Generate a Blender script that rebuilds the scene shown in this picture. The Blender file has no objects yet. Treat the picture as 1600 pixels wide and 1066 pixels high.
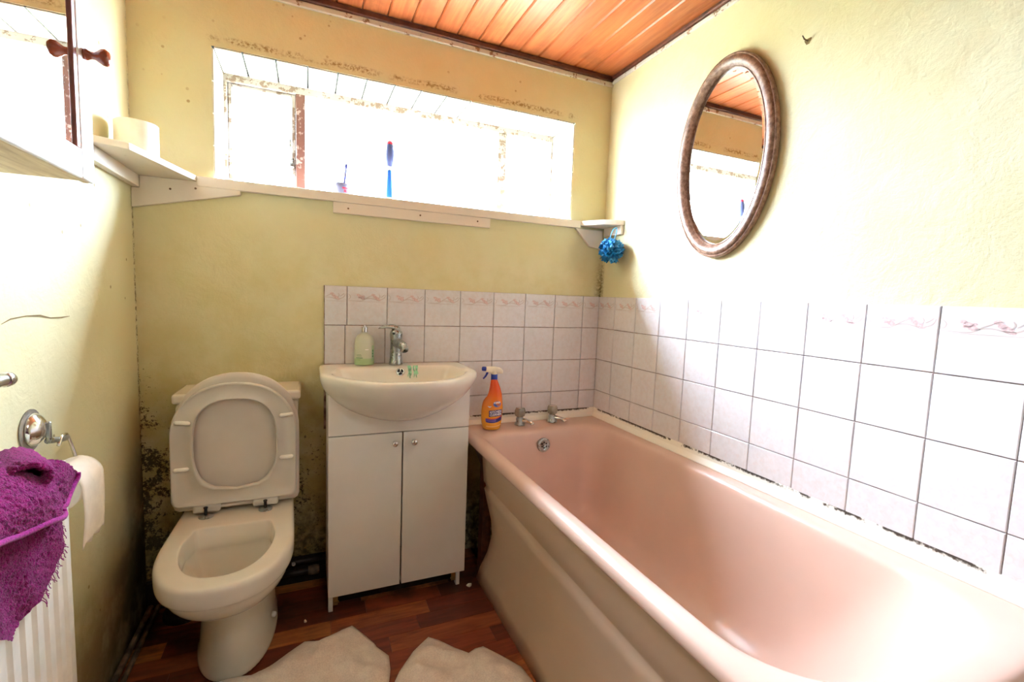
import bpy, bmesh, math, random
from mathutils import Vector, Matrix, noise as mnoise
from mathutils.geometry import delaunay_2d_cdt
random.seed(7)
PI = math.pi
scene = bpy.context.scene
COL = scene.collection

# ------------------------------------------------------------------ camera
cam_d = bpy.data.cameras.new('camera'); cam = bpy.data.objects.new('camera', cam_d); COL.objects.link(cam)
yaw, pit, rol = 0.41274848, -0.09384446, 0.03895674
fw = Vector((math.sin(yaw)*math.cos(pit), math.cos(yaw)*math.cos(pit), math.sin(pit)))
rt = Vector((math.cos(yaw), -math.sin(yaw), 0)); up = rt.cross(fw)
r2 = rt*math.cos(rol) + up*math.sin(rol); u2 = -rt*math.sin(rol) + up*math.cos(rol)
M = Matrix((r2, u2, -fw)).transposed().to_4x4(); M.translation = Vector((-1.28889, -1.90459, 1.13246))
cam.matrix_world = M
cam_d.sensor_width = 36; cam_d.lens = 36*731.9/1600; cam_d.clip_start = 0.02
scene.camera = cam

# ------------------------------------------------------------------ world: bright overcast sky
world = bpy.data.worlds.new('overcast_sky'); scene.world = world; world.use_nodes = True
SKY = 30.0
bg = world.node_tree.nodes['Background']
# CIE overcast distribution: zenith three times as bright as the horizon, the same all round
wt = world.node_tree; wc = wt.nodes.new('ShaderNodeTexCoord'); ws = wt.nodes.new('ShaderNodeSeparateXYZ'); wm = wt.nodes.new('ShaderNodeMath')
wt.links.new(wc.outputs['Generated'], ws.inputs[0]); wm.operation = 'MULTIPLY_ADD'; wm.use_clamp = False
wx = wt.nodes.new('ShaderNodeMath'); wx.operation = 'MAXIMUM'; wt.links.new(ws.outputs[2], wx.inputs[0]); wx.inputs[1].default_value = 0
wt.links.new(wx.outputs[0], wm.inputs[0]); wm.inputs[1].default_value = 2*SKY/3; wm.inputs[2].default_value = SKY/3; wt.links.new(wm.outputs[0], bg.inputs[1])
bg.inputs[0].default_value = (0.74, 0.92, 1.18, 1)
# daylight portal in the window opening (guides sampling of the sky, gives no light of its own)
pl = bpy.data.lights.new('window_portal', 'AREA'); pl.shape = 'RECTANGLE'; pl.size = 1.42; pl.size_y = 0.45
pl.cycles.is_portal = True
po = bpy.data.objects.new('window_portal', pl); COL.objects.link(po)
po.location = (-0.88, 0.275, 1.71); po.rotation_euler = (-PI/2, 0, 0)
scene.view_settings.view_transform = 'Standard'; scene.view_settings.look = 'None'
scene.view_settings.gamma = 1.0; scene.view_settings.use_curve_mapping = False
scene.view_settings.exposure = 3.0
# the sun behind thin cloud: a wide soft disc shining in from the left of the window
sd = bpy.data.lights.new('veiled_sun', 'SUN'); sd.angle = math.radians(50); sd.energy = 5.0; sd.color = (.98, .98, 1)
so_ = bpy.data.objects.new('veiled_sun', sd); COL.objects.link(so_); so_.location = (-3, 3, 5)
SEL, SAZ = math.radians(42), math.radians(36)
so_.rotation_euler = Vector((math.sin(SAZ)*math.cos(SEL), -math.cos(SAZ)*math.cos(SEL), -math.sin(SEL))).to_track_quat('-Z', 'Y').to_euler()
scene.cycles.max_bounces = 14; scene.cycles.diffuse_bounces = 6; scene.cycles.transparent_max_bounces = 12
scene.cycles.caustics_reflective = False; scene.cycles.caustics_refractive = False
scene.cycles.sample_clamp_indirect = 6.0
FILL_LAMP_W = 0.8

# ------------------------------------------------------------------ node helper
class NT:
    def __init__(s, name):
        s.m = bpy.data.materials.new(name); s.m.use_nodes = True
        s.t = s.m.node_tree; s.n = s.t.nodes; s.b = s.n['Principled BSDF']; s.out = s.n['Material Output']
        s._pos = None; s._obj = None
    def new(s, t, **k):
        n = s.n.new(t)
        for a, v in k.items(): setattr(n, a, v)
        return n
    def put(s, sock, v):
        if hasattr(v, 'links'): s.t.links.new(v, sock)
        elif isinstance(v, (tuple, list)): sock.default_value = tuple(v)+((1,) if len(v) == 3 and len(sock.default_value) == 4 else ())
        else: sock.default_value = v
    def pos(s):
        if not s._pos: s._pos = s.new('ShaderNodeNewGeometry').outputs['Position']
        return s._pos
    def obj(s):
        if not s._obj: s._obj = s.new('ShaderNodeTexCoord').outputs['Object']
        return s._obj
    def rnd(s): return s.new('ShaderNodeObjectInfo').outputs['Random']
    def xyz(s, v):
        n = s.new('ShaderNodeSeparateXYZ'); s.put(n.inputs[0], v); return n.outputs
    def comb(s, x, y, z):
        n = s.new('ShaderNodeCombineXYZ')
        for i, v in enumerate((x, y, z)): s.put(n.inputs[i], v)
        return n.outputs[0]
    def math(s, op, a, b=0.0, c=None, clamp=False):
        n = s.new('ShaderNodeMath', operation=op); n.use_clamp = clamp
        s.put(n.inputs[0], a); s.put(n.inputs[1], b)
        if c is not None: s.put(n.inputs[2], c)
        return n.outputs[0]
    def mul(s, a, b): return s.math('MULTIPLY', a, b)
    def add(s, a, b): return s.math('ADD', a, b)
    def mx(s, a, b): return s.math('MAXIMUM', a, b)
    def ramp(s, v, a, b, c=0.0, d=1.0):          # smooth step a..b -> c..d
        n = s.new('ShaderNodeMapRange'); n.interpolation_type = 'SMOOTHSTEP'
        for i, x in enumerate((v, a, b, c, d)): s.put(n.inputs[i], x)
        return n.outputs[0]
    def scale(s, v, sc):
        n = s.new('ShaderNodeMapping'); s.put(n.inputs[0], v); n.inputs['Scale'].default_value = sc; return n.outputs[0]
    def noise(s, v, scale, detail=4, rough=.55, dist=0.0):
        n = s.new('ShaderNodeTexNoise'); s.put(n.inputs['Vector'], v)
        n.inputs['Scale'].default_value = scale; n.inputs['Detail'].default_value = detail
        n.inputs['Roughness'].default_value = rough; n.inputs['Distortion'].default_value = dist
        return n.outputs[0]
    def voro(s, v, scale, out='Distance'):
        n = s.new('ShaderNodeTexVoronoi'); s.put(n.inputs['Vector'], v); n.inputs['Scale'].default_value = scale
        return n.outputs[out]
    def mix(s, f, a, b):
        n = s.new('ShaderNodeMix', data_type='RGBA'); s.put(n.inputs[0], f); s.put(n.inputs[6], a); s.put(n.inputs[7], b)
        return n.outputs[2]
    def bump(s, h, strength=.3, dist=.002):
        n = s.new('ShaderNodeBump'); s.put(n.inputs['Height'], h)
        n.inputs['Strength'].default_value = strength; n.inputs['Distance'].default_value = dist
        s.t.links.new(n.outputs[0], s.b.inputs['Normal'])
    def fin(s, col, rough=.5, metal=0.0, spec=.5, **k):
        s.put(s.b.inputs['Base Color'], col); s.put(s.b.inputs['Roughness'], rough)
        s.put(s.b.inputs['Metallic'], metal); s.put(s.b.inputs['Specular IOR Level'], spec)
        for a, v in k.items(): s.put(s.b.inputs[a.replace('_', ' ')], v)
        return s.m
def lin(r, g, b):
    f = lambda c: c/12.92 if c <= .04045 else ((c+.055)/1.055)**2.4
    return (f(r/255), f(g/255), f(b/255))
MATS = {}
def simple(name, col, rough=.5, metal=0.0, spec=.5, var=.06, vs=30, bump=0.0, bs=200, **k):
    t = NT(name); c = col
    if var:
        n = t.noise(t.obj(), vs, 3)
        dark = tuple(x*(1-2.2*var) for x in col); lite = tuple(min(1, x*(1+var)) for x in col)
        c = t.mix(t.ramp(n, .3, .7), dark, lite)
    if bump: t.bump(t.noise(t.obj(), bs, 2), bump, .001)
    MATS[name] = t.fin(c, rough, metal, spec, **k); return MATS[name]

YEL = (.69, .65, .42)
def wall_material(name, which):
    t = NT(name); p = t.pos(); x, y, z = t.xyz(p)
    big = t.noise(p, 2.2, 4, .6); mid = t.noise(p, 9, 5, .6); fine = t.noise(p, 85, 7, .72); vf = t.noise(p, 210, 4, .65)
    col = t.mix(t.ramp(big, .35, .7), YEL, tuple(a*b for a, b in zip(YEL, (.97, .94, .84))))
    if which == 'back':
        # brown damp wash under the ceiling and around the window
        wash = t.mul(t.ramp(z, 1.55, 2.1), t.ramp(big, .3, .75)); col = t.mix(t.mul(wash, .35), col, lin(214, 192, 140))
        low = t.mul(t.ramp(z, 1.12, .42), t.ramp(x, -.95, -1.3))
        col = t.mix(t.mul(low, t.ramp(mid, .25, .65, .35, .9)), col, lin(150, 134, 62))
        col = t.mix(t.mul(t.mul(t.ramp(z, 1.45, 1.2), t.ramp(mid, .35, .7)), .35), col, lin(196, 184, 118))
        m = t.math('ADD', t.mul(t.ramp(z, 1.02, .38), t.ramp(x, -1.1, -1.32, .4, 1)), t.mul(t.ramp(x, -1.7, -1.8), t.ramp(z, 1.3, .8, .1, .55)))
        m = t.mul(m, t.ramp(t.noise(p, 14, 5, .65), .36, .6, .35, 1))
        th = t.math('SUBTRACT', .74, t.mul(m, .22))
        spots = t.ramp(t.add(t.mul(fine, .75), t.mul(vf, .33)), th, t.add(th, .07))
        blot = t.mul(t.ramp(z, .48, .06), t.ramp(t.noise(p, 34, 8, .75), .38, .6, .3, 1))
        col = t.mix(t.mul(t.mx(t.mul(spots, t.ramp(m, .03, .25)), blot), .9), col, lin(50, 38, 20))
        # flaking dirty paint edge above the window head
        edge = t.mul(t.ramp(t.math('ABSOLUTE', t.math('SUBTRACT', z, t.add(1.936, t.mul(mid, .02)))), .016, .003), t.mul(t.ramp(x, -1.6, -1.57), t.ramp(x, -.17, -.2)))
        col = t.mix(t.mul(t.mul(edge, t.ramp(mid, .4, .55)), t.mul(t.ramp(fine, .44, .58), .85)), col, lin(138, 104, 52))
        dots = t.mul(t.ramp(t.voro(p, 26), .16, .09), t.ramp(t.noise(p, 5, 2), .52, .66))
        col = t.mix(t.mul(t.mul(dots, t.ramp(z, 1.5, 1.75)), .7), col, lin(150, 112, 60))
        rc = t.mul(t.ramp(x, -.05, 0), t.ramp(z, 1.42, 1.12)); col = t.mix(t.mul(rc, t.ramp(fine, .35, .6)), col, lin(90, 78, 45))
    elif which == 'left':
        m = t.mul(t.ramp(t.add(y, t.mul(z, -.33)), -.42, .0), t.ramp(z, 1.0, .45, .0, 1))
        m = t.mx(m, t.mul(t.ramp(z, .55, .1), .8))
        col = t.mix(t.mul(m, t.ramp(mid, .2, .6, .4, 1)), col, lin(120, 100, 45))
        b = t.mul(t.ramp(t.add(t.mul(y, 1.0), t.mul(z, -.55)), -.52, -.1), t.ramp(z, .95, .5))
        col = t.mix(t.mul(b, t.ramp(mid, .3, .6, .55, .96)), col, lin(34, 27, 15))
        line = t.mul(t.ramp(y, -.02, -.004), t.mul(t.ramp(fine, .42, .6), t.ramp(z, 2.1, .9, .25, 1)))
        col = t.mix(line, col, lin(70, 56, 30))
        dots = t.ramp(t.voro(p, 13), .075, .045); col = t.mix(t.mul(dots, .7), col, lin(120, 95, 50))
    elif which == 'right':
        c2 = t.mul(t.ramp(y, -.03, 0), t.ramp(z, 1.45, 1.15)); col = t.mix(t.mul(c2, t.ramp(fine, .35, .6)), col, lin(95, 82, 48))
    h = t.add(t.mul(t.noise(p, 14, 5, .6, .6), .7), t.mul(fine, .25)); t.bump(h, .35 if which != 'right' else .55, .012)
    return t.fin(col, .72, 0, .25)
M_wb = wall_material('wall_back_paint', 'back'); M_wl = wall_material('wall_left_paint', 'left')
M_wr = wall_material('wall_right_paint', 'right'); M_wx = wall_material('wall_rear_paint', 'rear')

def tile_mat():
    t = NT('glazed_tile'); p = t.pos()
    n = t.noise(p, 60, 5, .6); n2 = t.ramp(t.noise(p, 75, 3, .5, 1.0), .53, .66)
    c = t.mix(t.ramp(n, .35, .7), (.68, .66, .68), (.64, .61, .62))
    c = t.mix(t.mul(n2, .32), c, lin(212, 194, 190))
    return t.fin(c, .16, 0, .5)
M_tile = tile_mat()
M_rtile = simple('reveal_tile_glaze', lin(206, 200, 184), .3, var=.03)
def grout_mat():
    t = NT('grout'); p = t.pos(); n = t.noise(p, 40, 4)
    return t.fin(t.mix(t.ramp(n, .35, .65), lin(112, 88, 76), lin(166, 140, 128)), .9, 0, .1)
M_grout = grout_mat()
M_pink = simple('print_pink', lin(216, 188, 187), .2, var=.1, vs=200)
M_stem = simple('print_grey', lin(196, 182, 178), .2, var=.05)
def trim_mat():
    t = NT('bath_sealing_strip'); p = t.pos(); x, y, z = t.xyz(p)
    n = t.noise(p, 7, 4, .6, .8); f = t.noise(p, 90, 5, .7)
    m = t.mul(t.ramp(t.add(z, t.mul(t.math('SUBTRACT', f, .5), .02)), .603, .610), t.ramp(t.add(n, t.mul(f, .25)), .56, .64))
    c = t.mix(m, lin(236, 232, 220), lin(58, 46, 36))
    return t.fin(c, .45, 0, .4)
M_strip = trim_mat()
def pine():
    t = NT('varnished_pine'); p = t.pos(); x, y, z = t.xyz(p); r = t.rnd()
    v = t.comb(t.add(t.mul(x, 1.0), t.mul(r, 7)), t.mul(y, .07), t.mul(r, 3))
    g = t.noise(v, 60, 5, .6, .4)
    c = t.mix(t.ramp(g, .3, .7), lin(160, 82, 40), lin(190, 114, 64))
    c = t.mix(t.mul(r, .45), c, lin(150, 70, 34))
    k = t.ramp(t.voro(t.scale(p, (1, .45, 1)), 7), .11, .04); c = t.mix(t.mul(k, .7), c, lin(96, 46, 22))
    st = t.mul(t.ramp(t.noise(p, 8, 4), .5, .66), t.ramp(y, -.35, -.02)); c = t.mix(t.mul(st, .55), c, lin(120, 66, 34))
    return t.fin(c, .38, 0, .45)
M_pine = pine()
M_dkwood = simple('dark_wood', lin(92, 48, 30), .5, var=.2, vs=40)
def peel(name, a, b, th=.55):
    t = NT(name); p = t.pos(); n = t.noise(p, 26, 6, .7); f = t.noise(p, 90, 4)
    t.bump(n, .3, .003)
    return t.fin(t.mix(t.ramp(t.add(n, t.mul(f, .15)), th+.06, th+.1), a, b), .55, 0, .35)
M_cornice = peel('flaking_white_paint', lin(206, 198, 184), lin(140, 104, 78), .58)
M_frame = peel('window_paint', lin(150, 142, 134), lin(112, 92, 76), .52)
M_mull = peel('window_paint_worn', lin(140, 122, 114), lin(92, 56, 44), .42)
M_shelf = peel('shelf_white_paint', lin(226, 216, 202), lin(178, 160, 136), .68)
def floor_mat():
    t = NT('laminate_strip'); p = t.pos(); x, y, z = t.xyz(p); r = t.rnd()
    v = t.comb(t.mul(x, .12), t.add(y, t.mul(r, 5)), t.mul(r, 9)); g = t.noise(v, 48, 6, .62, .6)
    n = t.new('ShaderNodeValToRGB'); e = n.color_ramp.elements
    e[0].position = 0; e[0].color = lin(98, 50, 34)+(1,); e[1].position = 1; e[1].color = lin(200, 136, 74)+(1,)
    for q, c in ((.3, lin(126, 60, 40)), (.55, lin(150, 78, 48)), (.78, lin(172, 100, 56))):
        k = e.new(q); k.color = c+(1,)
    s2 = t.math('FRACT', t.mul(r, 13.7)); t.put(n.inputs[0], s2)
    c = t.mix(t.ramp(g, .3, .72), n.outputs[0], t.mix(.62, n.outputs[0], lin(60, 28, 20)))
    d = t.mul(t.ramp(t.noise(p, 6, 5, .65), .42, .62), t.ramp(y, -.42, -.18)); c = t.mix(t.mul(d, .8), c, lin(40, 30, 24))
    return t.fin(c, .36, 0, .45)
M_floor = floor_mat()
M_dirt = simple('dark_grime', lin(34, 28, 24), .9, var=.25, vs=25)
M_ceramic = simple('white_ceramic', lin(224, 216, 200), .12, var=.02, vs=6, spec=.55)
M_basin = simple('basin_ceramic', lin(226, 220, 210), .1, var=.02, vs=6, spec=.55)
M_seat = simple('seat_plastic', lin(212, 205, 193), .3, var=.02, vs=6)
M_buf = simple('seat_buffer', lin(246, 242, 232), .35, var=.02); M_lidp = simple('lid_plastic', lin(214, 204, 192), .32, var=.03, vs=6)
M_limescale = simple('limescale_stain', lin(170, 168, 150), .4, var=.15, vs=40)
M_cab = simple('cabinet_laminate', lin(226, 220, 212), .38, var=.015, vs=5)
M_carc = simple('carcass_board', lin(222, 212, 196), .5, var=.04)
def chrome(name, c, r):
    t = NT(name); n = t.noise(t.obj(), 60, 4)
    return t.fin(c, t.ramp(n, .3, .7, r, r+.18), 1.0)
M_chrome = chrome('chrome', (.72, .71, .69), .08); M_dullchrome = chrome('limescaled_chrome', (.40, .41, .39), .22)
M_brass = chrome('rusty_brass', (.45, .3, .12), .4)
M_black = simple('black_rubber', (.012, .011, .01), .6, var=0)
M_bath = simple('pink_enamel', (.65, .455, .375), .26, var=.02, vs=4, spec=.42)
M_panel = simple('bath_panel_plastic', (.56, .40, .29), .4, var=.02, vs=4)
M_acryl = simple('frosted_acrylic', lin(150, 142, 128), .25, var=.15, spec=.6)
M_mirror = chrome('mirror_silver', (.93, .94, .93), 0.0)
M_mirror.node_tree.nodes['Principled BSDF'].inputs['Roughness'].default_value = 0.01
for l in list(M_mirror.node_tree.links):
    if l.to_socket.name == 'Roughness': M_mirror.node_tree.links.remove(l)
def frame_mat():
    t = NT('mirror_frame_wood'); p = t.obj(); n = t.noise(t.scale(p, (40, 22, 22)), 3, 6, .65)
    t.bump(t.noise(p, 90, 4), .4, .002)
    return t.fin(t.mix(t.ramp(n, .35, .68), lin(112, 80, 60), lin(164, 130, 108)), .42, 0, .5)
M_mframe = frame_mat()
M_bead = simple('red_brown_bead', lin(150, 84, 66), .45, var=.15)
M_knobw = simple('varnished_knob', lin(168, 84, 52), .25, var=.15)
M_white = simple('white_gloss_paint', lin(238, 232, 224), .35, var=.03)
def cabwood():
    t = NT('bare_pine_board'); p = t.pos(); x, y, z = t.xyz(p)
    g = t.noise(t.comb(t.mul(x, 1), t.mul(y, .1), z), 50, 5, .6, .5)
    return t.fin(t.mix(t.ramp(g, .35, .65), lin(196, 170, 132), lin(232, 212, 176)), .6)
M_cabwood = cabwood()
M_rad = simple('radiator_enamel', lin(238, 233, 222), .32, var=.02)
M_paper = simple('toilet_paper', lin(240, 230, 214), .95, var=.03, spec=.1, bump=.25, bs=120)
M_card = simple('cardboard', lin(170, 140, 105), .9)
def terry(name, c, s=420, st=1.0, d=.004, dk=.42, sheen=.15):
    t = NT(name); p = t.obj(); n = t.noise(p, s, 3, .7); w = t.noise(p, 30, 3)
    t.bump(n, st, d)
    cc = t.mix(t.ramp(n, .3, .7), tuple(a*dk for a in c), c)
    cc = t.mix(t.mul(t.ramp(w, .4, .7), .25), cc, tuple(min(1, a*1.3) for a in c))
    return t.fin(cc, .95, 0, .1, Sheen_Weight=sheen)
M_purple = terry('purple_terry', lin(158, 16, 112), 330, 1, .005, .3); M_hem = terry('purple_hem', lin(164, 34, 128), 300, .5, .002)
M_beige = terry('beige_terry', lin(236, 224, 210), 260, .4, .002, .8)
def glass_mat():
    t = NT('window_glass'); g = t.new('ShaderNodeBsdfGlossy'); g.inputs['Roughness'].default_value = .02
    tr = t.new('ShaderNodeBsdfTransparent'); m = t.new('ShaderNodeMixShader'); m.inputs[0].default_value = .05
    t.t.links.new(tr.outputs[0], m.inputs[1]); t.t.links.new(g.outputs[0], m.inputs[2]); t.t.links.new(m.outputs[0], t.out.inputs[0])
    return t.m
M_glass = glass_mat()
M_puff = simple('blue_mesh', lin(0, 124, 186), .45, var=.2, vs=60)
M_puff2 = simple('blue_mesh_pale', lin(70, 160, 210), .45, var=.1)
M_blue = simple('blue_plastic', lin(24, 52, 150), .35); M_lblue = simple('light_blue_plastic', lin(34, 90, 165), .35)
M_slate = simple('slate_grip', lin(82, 92, 140), .5); M_redp = simple('red_plastic', lin(214, 40, 70), .4)
M_offw = simple('offwhite_plastic', lin(236, 228, 210), .35)
def orange():
    t = NT('orange_bottle'); x, y, z = t.xyz(t.obj())
    return t.fin(t.mix(t.ramp(z, .04, .19), lin(228, 158, 52), lin(226, 88, 36)), .22, 0, .5)
M_orange = orange()
M_navy = simple('print_navy', lin(38, 40, 110), .4, var=0); M_purp = simple('print_purple', lin(116, 96, 176), .4, var=.1)
M_pwhite = simple('print_white', lin(240, 236, 236), .4, var=0); M_pred = simple('print_red', lin(208, 60, 44), .4, var=0)
M_pblue = simple('print_blue', lin(74, 104, 178), .4, var=0); M_tub = simple('lavender_white_plastic', lin(124, 122, 150), .4, var=.05); M_gold = simple('print_pale_orange', lin(240, 190, 110), .4, var=0)
def soap():
    t = NT('frosted_soap_bottle'); x, y, z = t.xyz(t.obj())
    return t.fin(t.mix(t.ramp(z, .022, .03), lin(166, 188, 140), lin(192, 194, 176)), .3, 0, .5)
M_soap = soap()
M_greenp = simple('print_green', lin(74, 128, 88), .4, var=0); M_lgreen = simple('print_pale_green', lin(158, 190, 150), .4, var=0)
M_green = simple('green_soap_stain', lin(150, 206, 168), .2, var=.25, vs=60)
M_copper = simple('grimy_pipe', lin(120, 104, 84), .6, var=.3, vs=25)
M_dpipe = simple('black_pipe', lin(44, 38, 34), .5, var=.3, vs=25)
M_ext = simple('outside_render', lin(190, 180, 165), .9); M_grass = simple('outside_ground', lin(120, 122, 100), .95)
M_eave = simple('eave_board', lin(70, 60, 52), .8)
M_light = NT('fill_lamp_glass'); M_light.b.inputs['Emission Color'].default_value = (1, .93, .82, 1); M_light.b.inputs['Emission Strength'].default_value = 1.0
M_light = M_light.fin((.9, .9, .88), .4)
M_nail = simple('rusty_metal', lin(110, 80, 50), .6, var=.3, vs=200)
M_skin = simple('plaster_crack', lin(128, 104, 62), .9)

# ------------------------------------------------------------------ mesh helpers
def link(name, me, mats, parent=None, smooth=False, loc=None):
    o = bpy.data.objects.new(name, me); COL.objects.link(o)
    for m in (mats if isinstance(mats, (list, tuple)) else [mats]):
        if m is not None and m.name not in [x.name for x in me.materials if x]: me.materials.append(m)
    if parent: o.parent = parent
    if loc is not None: o.location = loc
    if smooth: me.shade_smooth()
    return o
def tag(o, label, cat=None, group=None, kind=None):
    o['label'] = label
    if cat: o['category'] = cat
    if group: o['group'] = group
    if kind: o['kind'] = kind
    return o
def empty(name, loc=(0, 0, 0)):
    o = bpy.data.objects.new(name, None); COL.objects.link(o); o.location = loc; o.empty_display_size = .05; return o
def struct(o, label=None):
    o['kind'] = 'structure'
    if label: o['label'] = label
    return o
class MB:
    def __init__(s): s.v = []; s.f = []; s.m = []
    def add(s, vs, fs, mi=0):
        o = len(s.v); s.v += [tuple(v) for v in vs]; s.f += [tuple(i+o for i in f) for f in fs]; s.m += [mi]*len(fs); return s
    def box(s, x0, x1, y0, y1, z0, z1, mi=0):
        return s.add([(x0, y0, z0), (x1, y0, z0), (x1, y1, z0), (x0, y1, z0), (x0, y0, z1), (x1, y0, z1), (x1, y1, z1), (x0, y1, z1)],
              [(0, 3, 2, 1), (4, 5, 6, 7), (0, 1, 5, 4), (1, 2, 6, 5), (2, 3, 7, 6), (3, 0, 4, 7)], mi)
    def prism(s, poly, axis, a, b, mi=0):        # poly of 2D points extruded along axis from a to b
        f = {'x': lambda p, t: (t, p[0], p[1]), 'y': lambda p, t: (p[0], t, p[1]), 'z': lambda p, t: (p[0], p[1], t)}[axis]
        n = len(poly); vs = [f(p, a) for p in poly]+[f(p, b) for p in poly]
        return s.add(vs, [tuple(range(n))[::-1], tuple(range(n, 2*n))]+[(i, (i+1) % n, n+(i+1) % n, n+i) for i in range(n)], mi)
    def loft(s, rings, cap0=True, cap1=True, mi=0, closed=True):
        n = len(rings[0]); vs = [p for r in rings for p in r]; fs = []
        for k in range(len(rings)-1):
            for i in range(n if closed else n-1):
                j = (i+1) % n; fs.append((k*n+i, k*n+j, (k+1)*n+j, (k+1)*n+i))
        if cap0: fs.append(tuple(range(n))[::-1])
        if cap1: fs.append(tuple((len(rings)-1)*n+i for i in range(n)))
        return s.add(vs, fs, mi)
    def lathe(s, prof, c=(0, 0, 0), axis=(0, 0, 1), n=20, mi=0, cap0=True, cap1=True):
        a = Vector(axis).normalized(); u = a.orthogonal().normalized(); w = a.cross(u); c = Vector(c)
        return s.loft([[c+a*h+(u*math.cos(2*PI*i/n)+w*math.sin(2*PI*i/n))*r for i in range(n)] for r, h in prof], cap0, cap1, mi)
    def tube(s, path, r, n=10, mi=0):
        P = [Vector(p) for p in path]; rings = []; prev = None
        for k, p in enumerate(P):
            d = (P[min(k+1, len(P)-1)]-P[max(k-1, 0)]).normalized()
            u = d.orthogonal().normalized() if prev is None else (prev-d*prev.dot(d)).normalized()
            prev = u; w = d.cross(u); rr = r[k] if isinstance(r, (list, tuple)) else r
            rings.append([p+(u*math.cos(2*PI*i/n)+w*math.sin(2*PI*i/n))*rr for i in range(n)])
        return s.loft(rings, True, True, mi)
    def ribbon(s, pts, w, nrm, mi=0):            # flat strip along pts lying in the plane with normal nrm
        P = [Vector(p) for p in pts]; N = Vector(nrm); vs = []
        for k, p in enumerate(P):
            d = (P[min(k+1, len(P)-1)]-P[max(k-1, 0)]).normalized(); q = d.cross(N).normalized()
            ww = w[k] if isinstance(w, (list, tuple)) else w
            vs += [p-q*ww, p+q*ww]
        return s.add(vs, [(2*k, 2*k+1, 2*k+3, 2*k+2) for k in range(len(P)-1)], mi)
    def mesh(s, name='mesh'):
        me = bpy.data.meshes.new(name); me.from_pydata(s.v, [], s.f); me.update()
        if any(s.m): me.polygons.foreach_set('material_index', s.m)
        bm = bmesh.new(); bm.from_mesh(me); bmesh.ops.recalc_face_normals(bm, faces=bm.faces); bm.to_mesh(me); bm.free()
        return me
    def build(s, name, mats, parent=None, smooth=False, bevel=0, seg=2, sub=0, loc=None, solid=0, angle=None):
        me = s.mesh(name); 
        o = link(name, me, None, parent, False, loc)
        for m in (mats if isinstance(mats, (list, tuple)) else [mats]): me.materials.append(m)
        if bevel:
            b = o.modifiers.new('bevel', 'BEVEL'); b.width = bevel; b.segments = seg; b.limit_method = 'ANGLE'; b.angle_limit = .6
        if solid:
            q = o.modifiers.new('solid', 'SOLIDIFY'); q.thickness = solid; q.offset = 0
        if sub:
            q = o.modifiers.new('sub', 'SUBSURF'); q.levels = q.render_levels = sub
        if smooth:
            me.shade_smooth()
            if angle:
                try: me.set_sharp_from_angle(angle=angle)
                except Exception: pass
        return o
def box(name, x0, x1, y0, y1, z0, z1, mat, parent=None, bevel=0, seg=2): return MB().box(x0, x1, y0, y1, z0, z1).build(name, mat, parent, bevel=bevel, seg=seg, smooth=bevel > 0, angle=.7)
def smoothpath(pts, k=6):
    P = [Vector(p) for p in pts]; out = []
    for i in range(len(P)-1):
        a = P[max(i-1, 0)]; b = P[i]; c = P[i+1]; d = P[min(i+2, len(P)-1)]
        for j in range(k):
            t = j/k; out.append(.5*((2*b)+(c-a)*t+(2*a-5*b+4*c-d)*t*t+(3*b-a-3*c+d)*t**3))
    return out+[P[-1]]

# ------------------------------------------------------------------ room shell
XL, CEIL, YR = -1.805, 2.15, -3.3
WT = .27                                                      # back wall thickness
wx0, wx1, wz0, wz1 = -1.580, -.186, 1.485, 1.921              # window opening
b = MB(); b.box(XL-.12, wx0, 0, WT, -.05, 2.3); b.box(wx1, .12, 0, WT, -.05, 2.3); b.box(wx0, wx1, 0, WT, -.05, wz0-.012); b.box(wx0, wx1, 0, WT, wz1, 2.3)
wall_back = struct(b.build('wall_back', M_wb), 'stained yellow plaster wall with the window')
wall_right = struct(box('wall_right', 0, .12, YR, 0, -.05, 2.3, M_wr), 'pale yellow plaster wall above the bath')
wall_left = struct(box('wall_left', XL-.12, XL, YR, 0, -.05, 2.3, M_wl), 'yellow wall blackened by mould near the floor')
wall_rear = struct(box('wall_rear', XL-.12, .12, YR-.12, YR, -.05, 2.3, M_dkwood), 'unseen rear wall behind the viewer, coloured dark to absorb bounced light')  # dark colour chosen to weaken the bounce light in the room
floor = struct(box('floor', XL, 0, YR, 0, -.06, -.004, M_dirt), 'dark wood strip floor')
ceiling = struct(box('ceiling', XL-.12, .12, YR-.12, WT, 2.3, 2.36, M_ext), 'boarded pine ceiling')
# ceiling boards
bw = .0891; k = 0
bm_ = MB(); L = -YR-.004; w = bw-.0022
bm_.prism([(-w/2, .02), (w/2, .02), (w/2, .005), (w/2-.004, 0), (-w/2+.004, 0), (-w/2, .005)], 'y', -L/2, L/2); me = bm_.mesh('board'); me.materials.append(M_pine)
x = -.035+bw/2
while x > XL-.05:
    o = link('board', me, None, ceiling); o.location = (x, YR/2, CEIL)
    if x > -.03: o.scale.x = .8; o.location.x = -.018
    x -= bw
# cornices
def strip(name, x0, x1, y0, y1, z0, z1, mat, label): return struct(box(name, x0, x1, y0, y1, z0, z1, mat, None, .003, 1), label)
strip('trim_1', XL, 0, -.022, 0, 2.128, 2.149, M_dkwood, 'dark wood ceiling moulding along the window wall')
strip('trim_2', XL, 0, -.012, 0, 2.108, 2.128, M_cornice, 'flaking white strip under the ceiling moulding')
strip('trim_3', -.02, 0, YR, -.022, 2.134, 2.149, M_dkwood, 'dark wood ceiling moulding along the bath wall')
strip('trim_4', -.01, 0, YR, -.012, 2.118, 2.134, M_cornice, 'white strip under the bath wall moulding')
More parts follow.
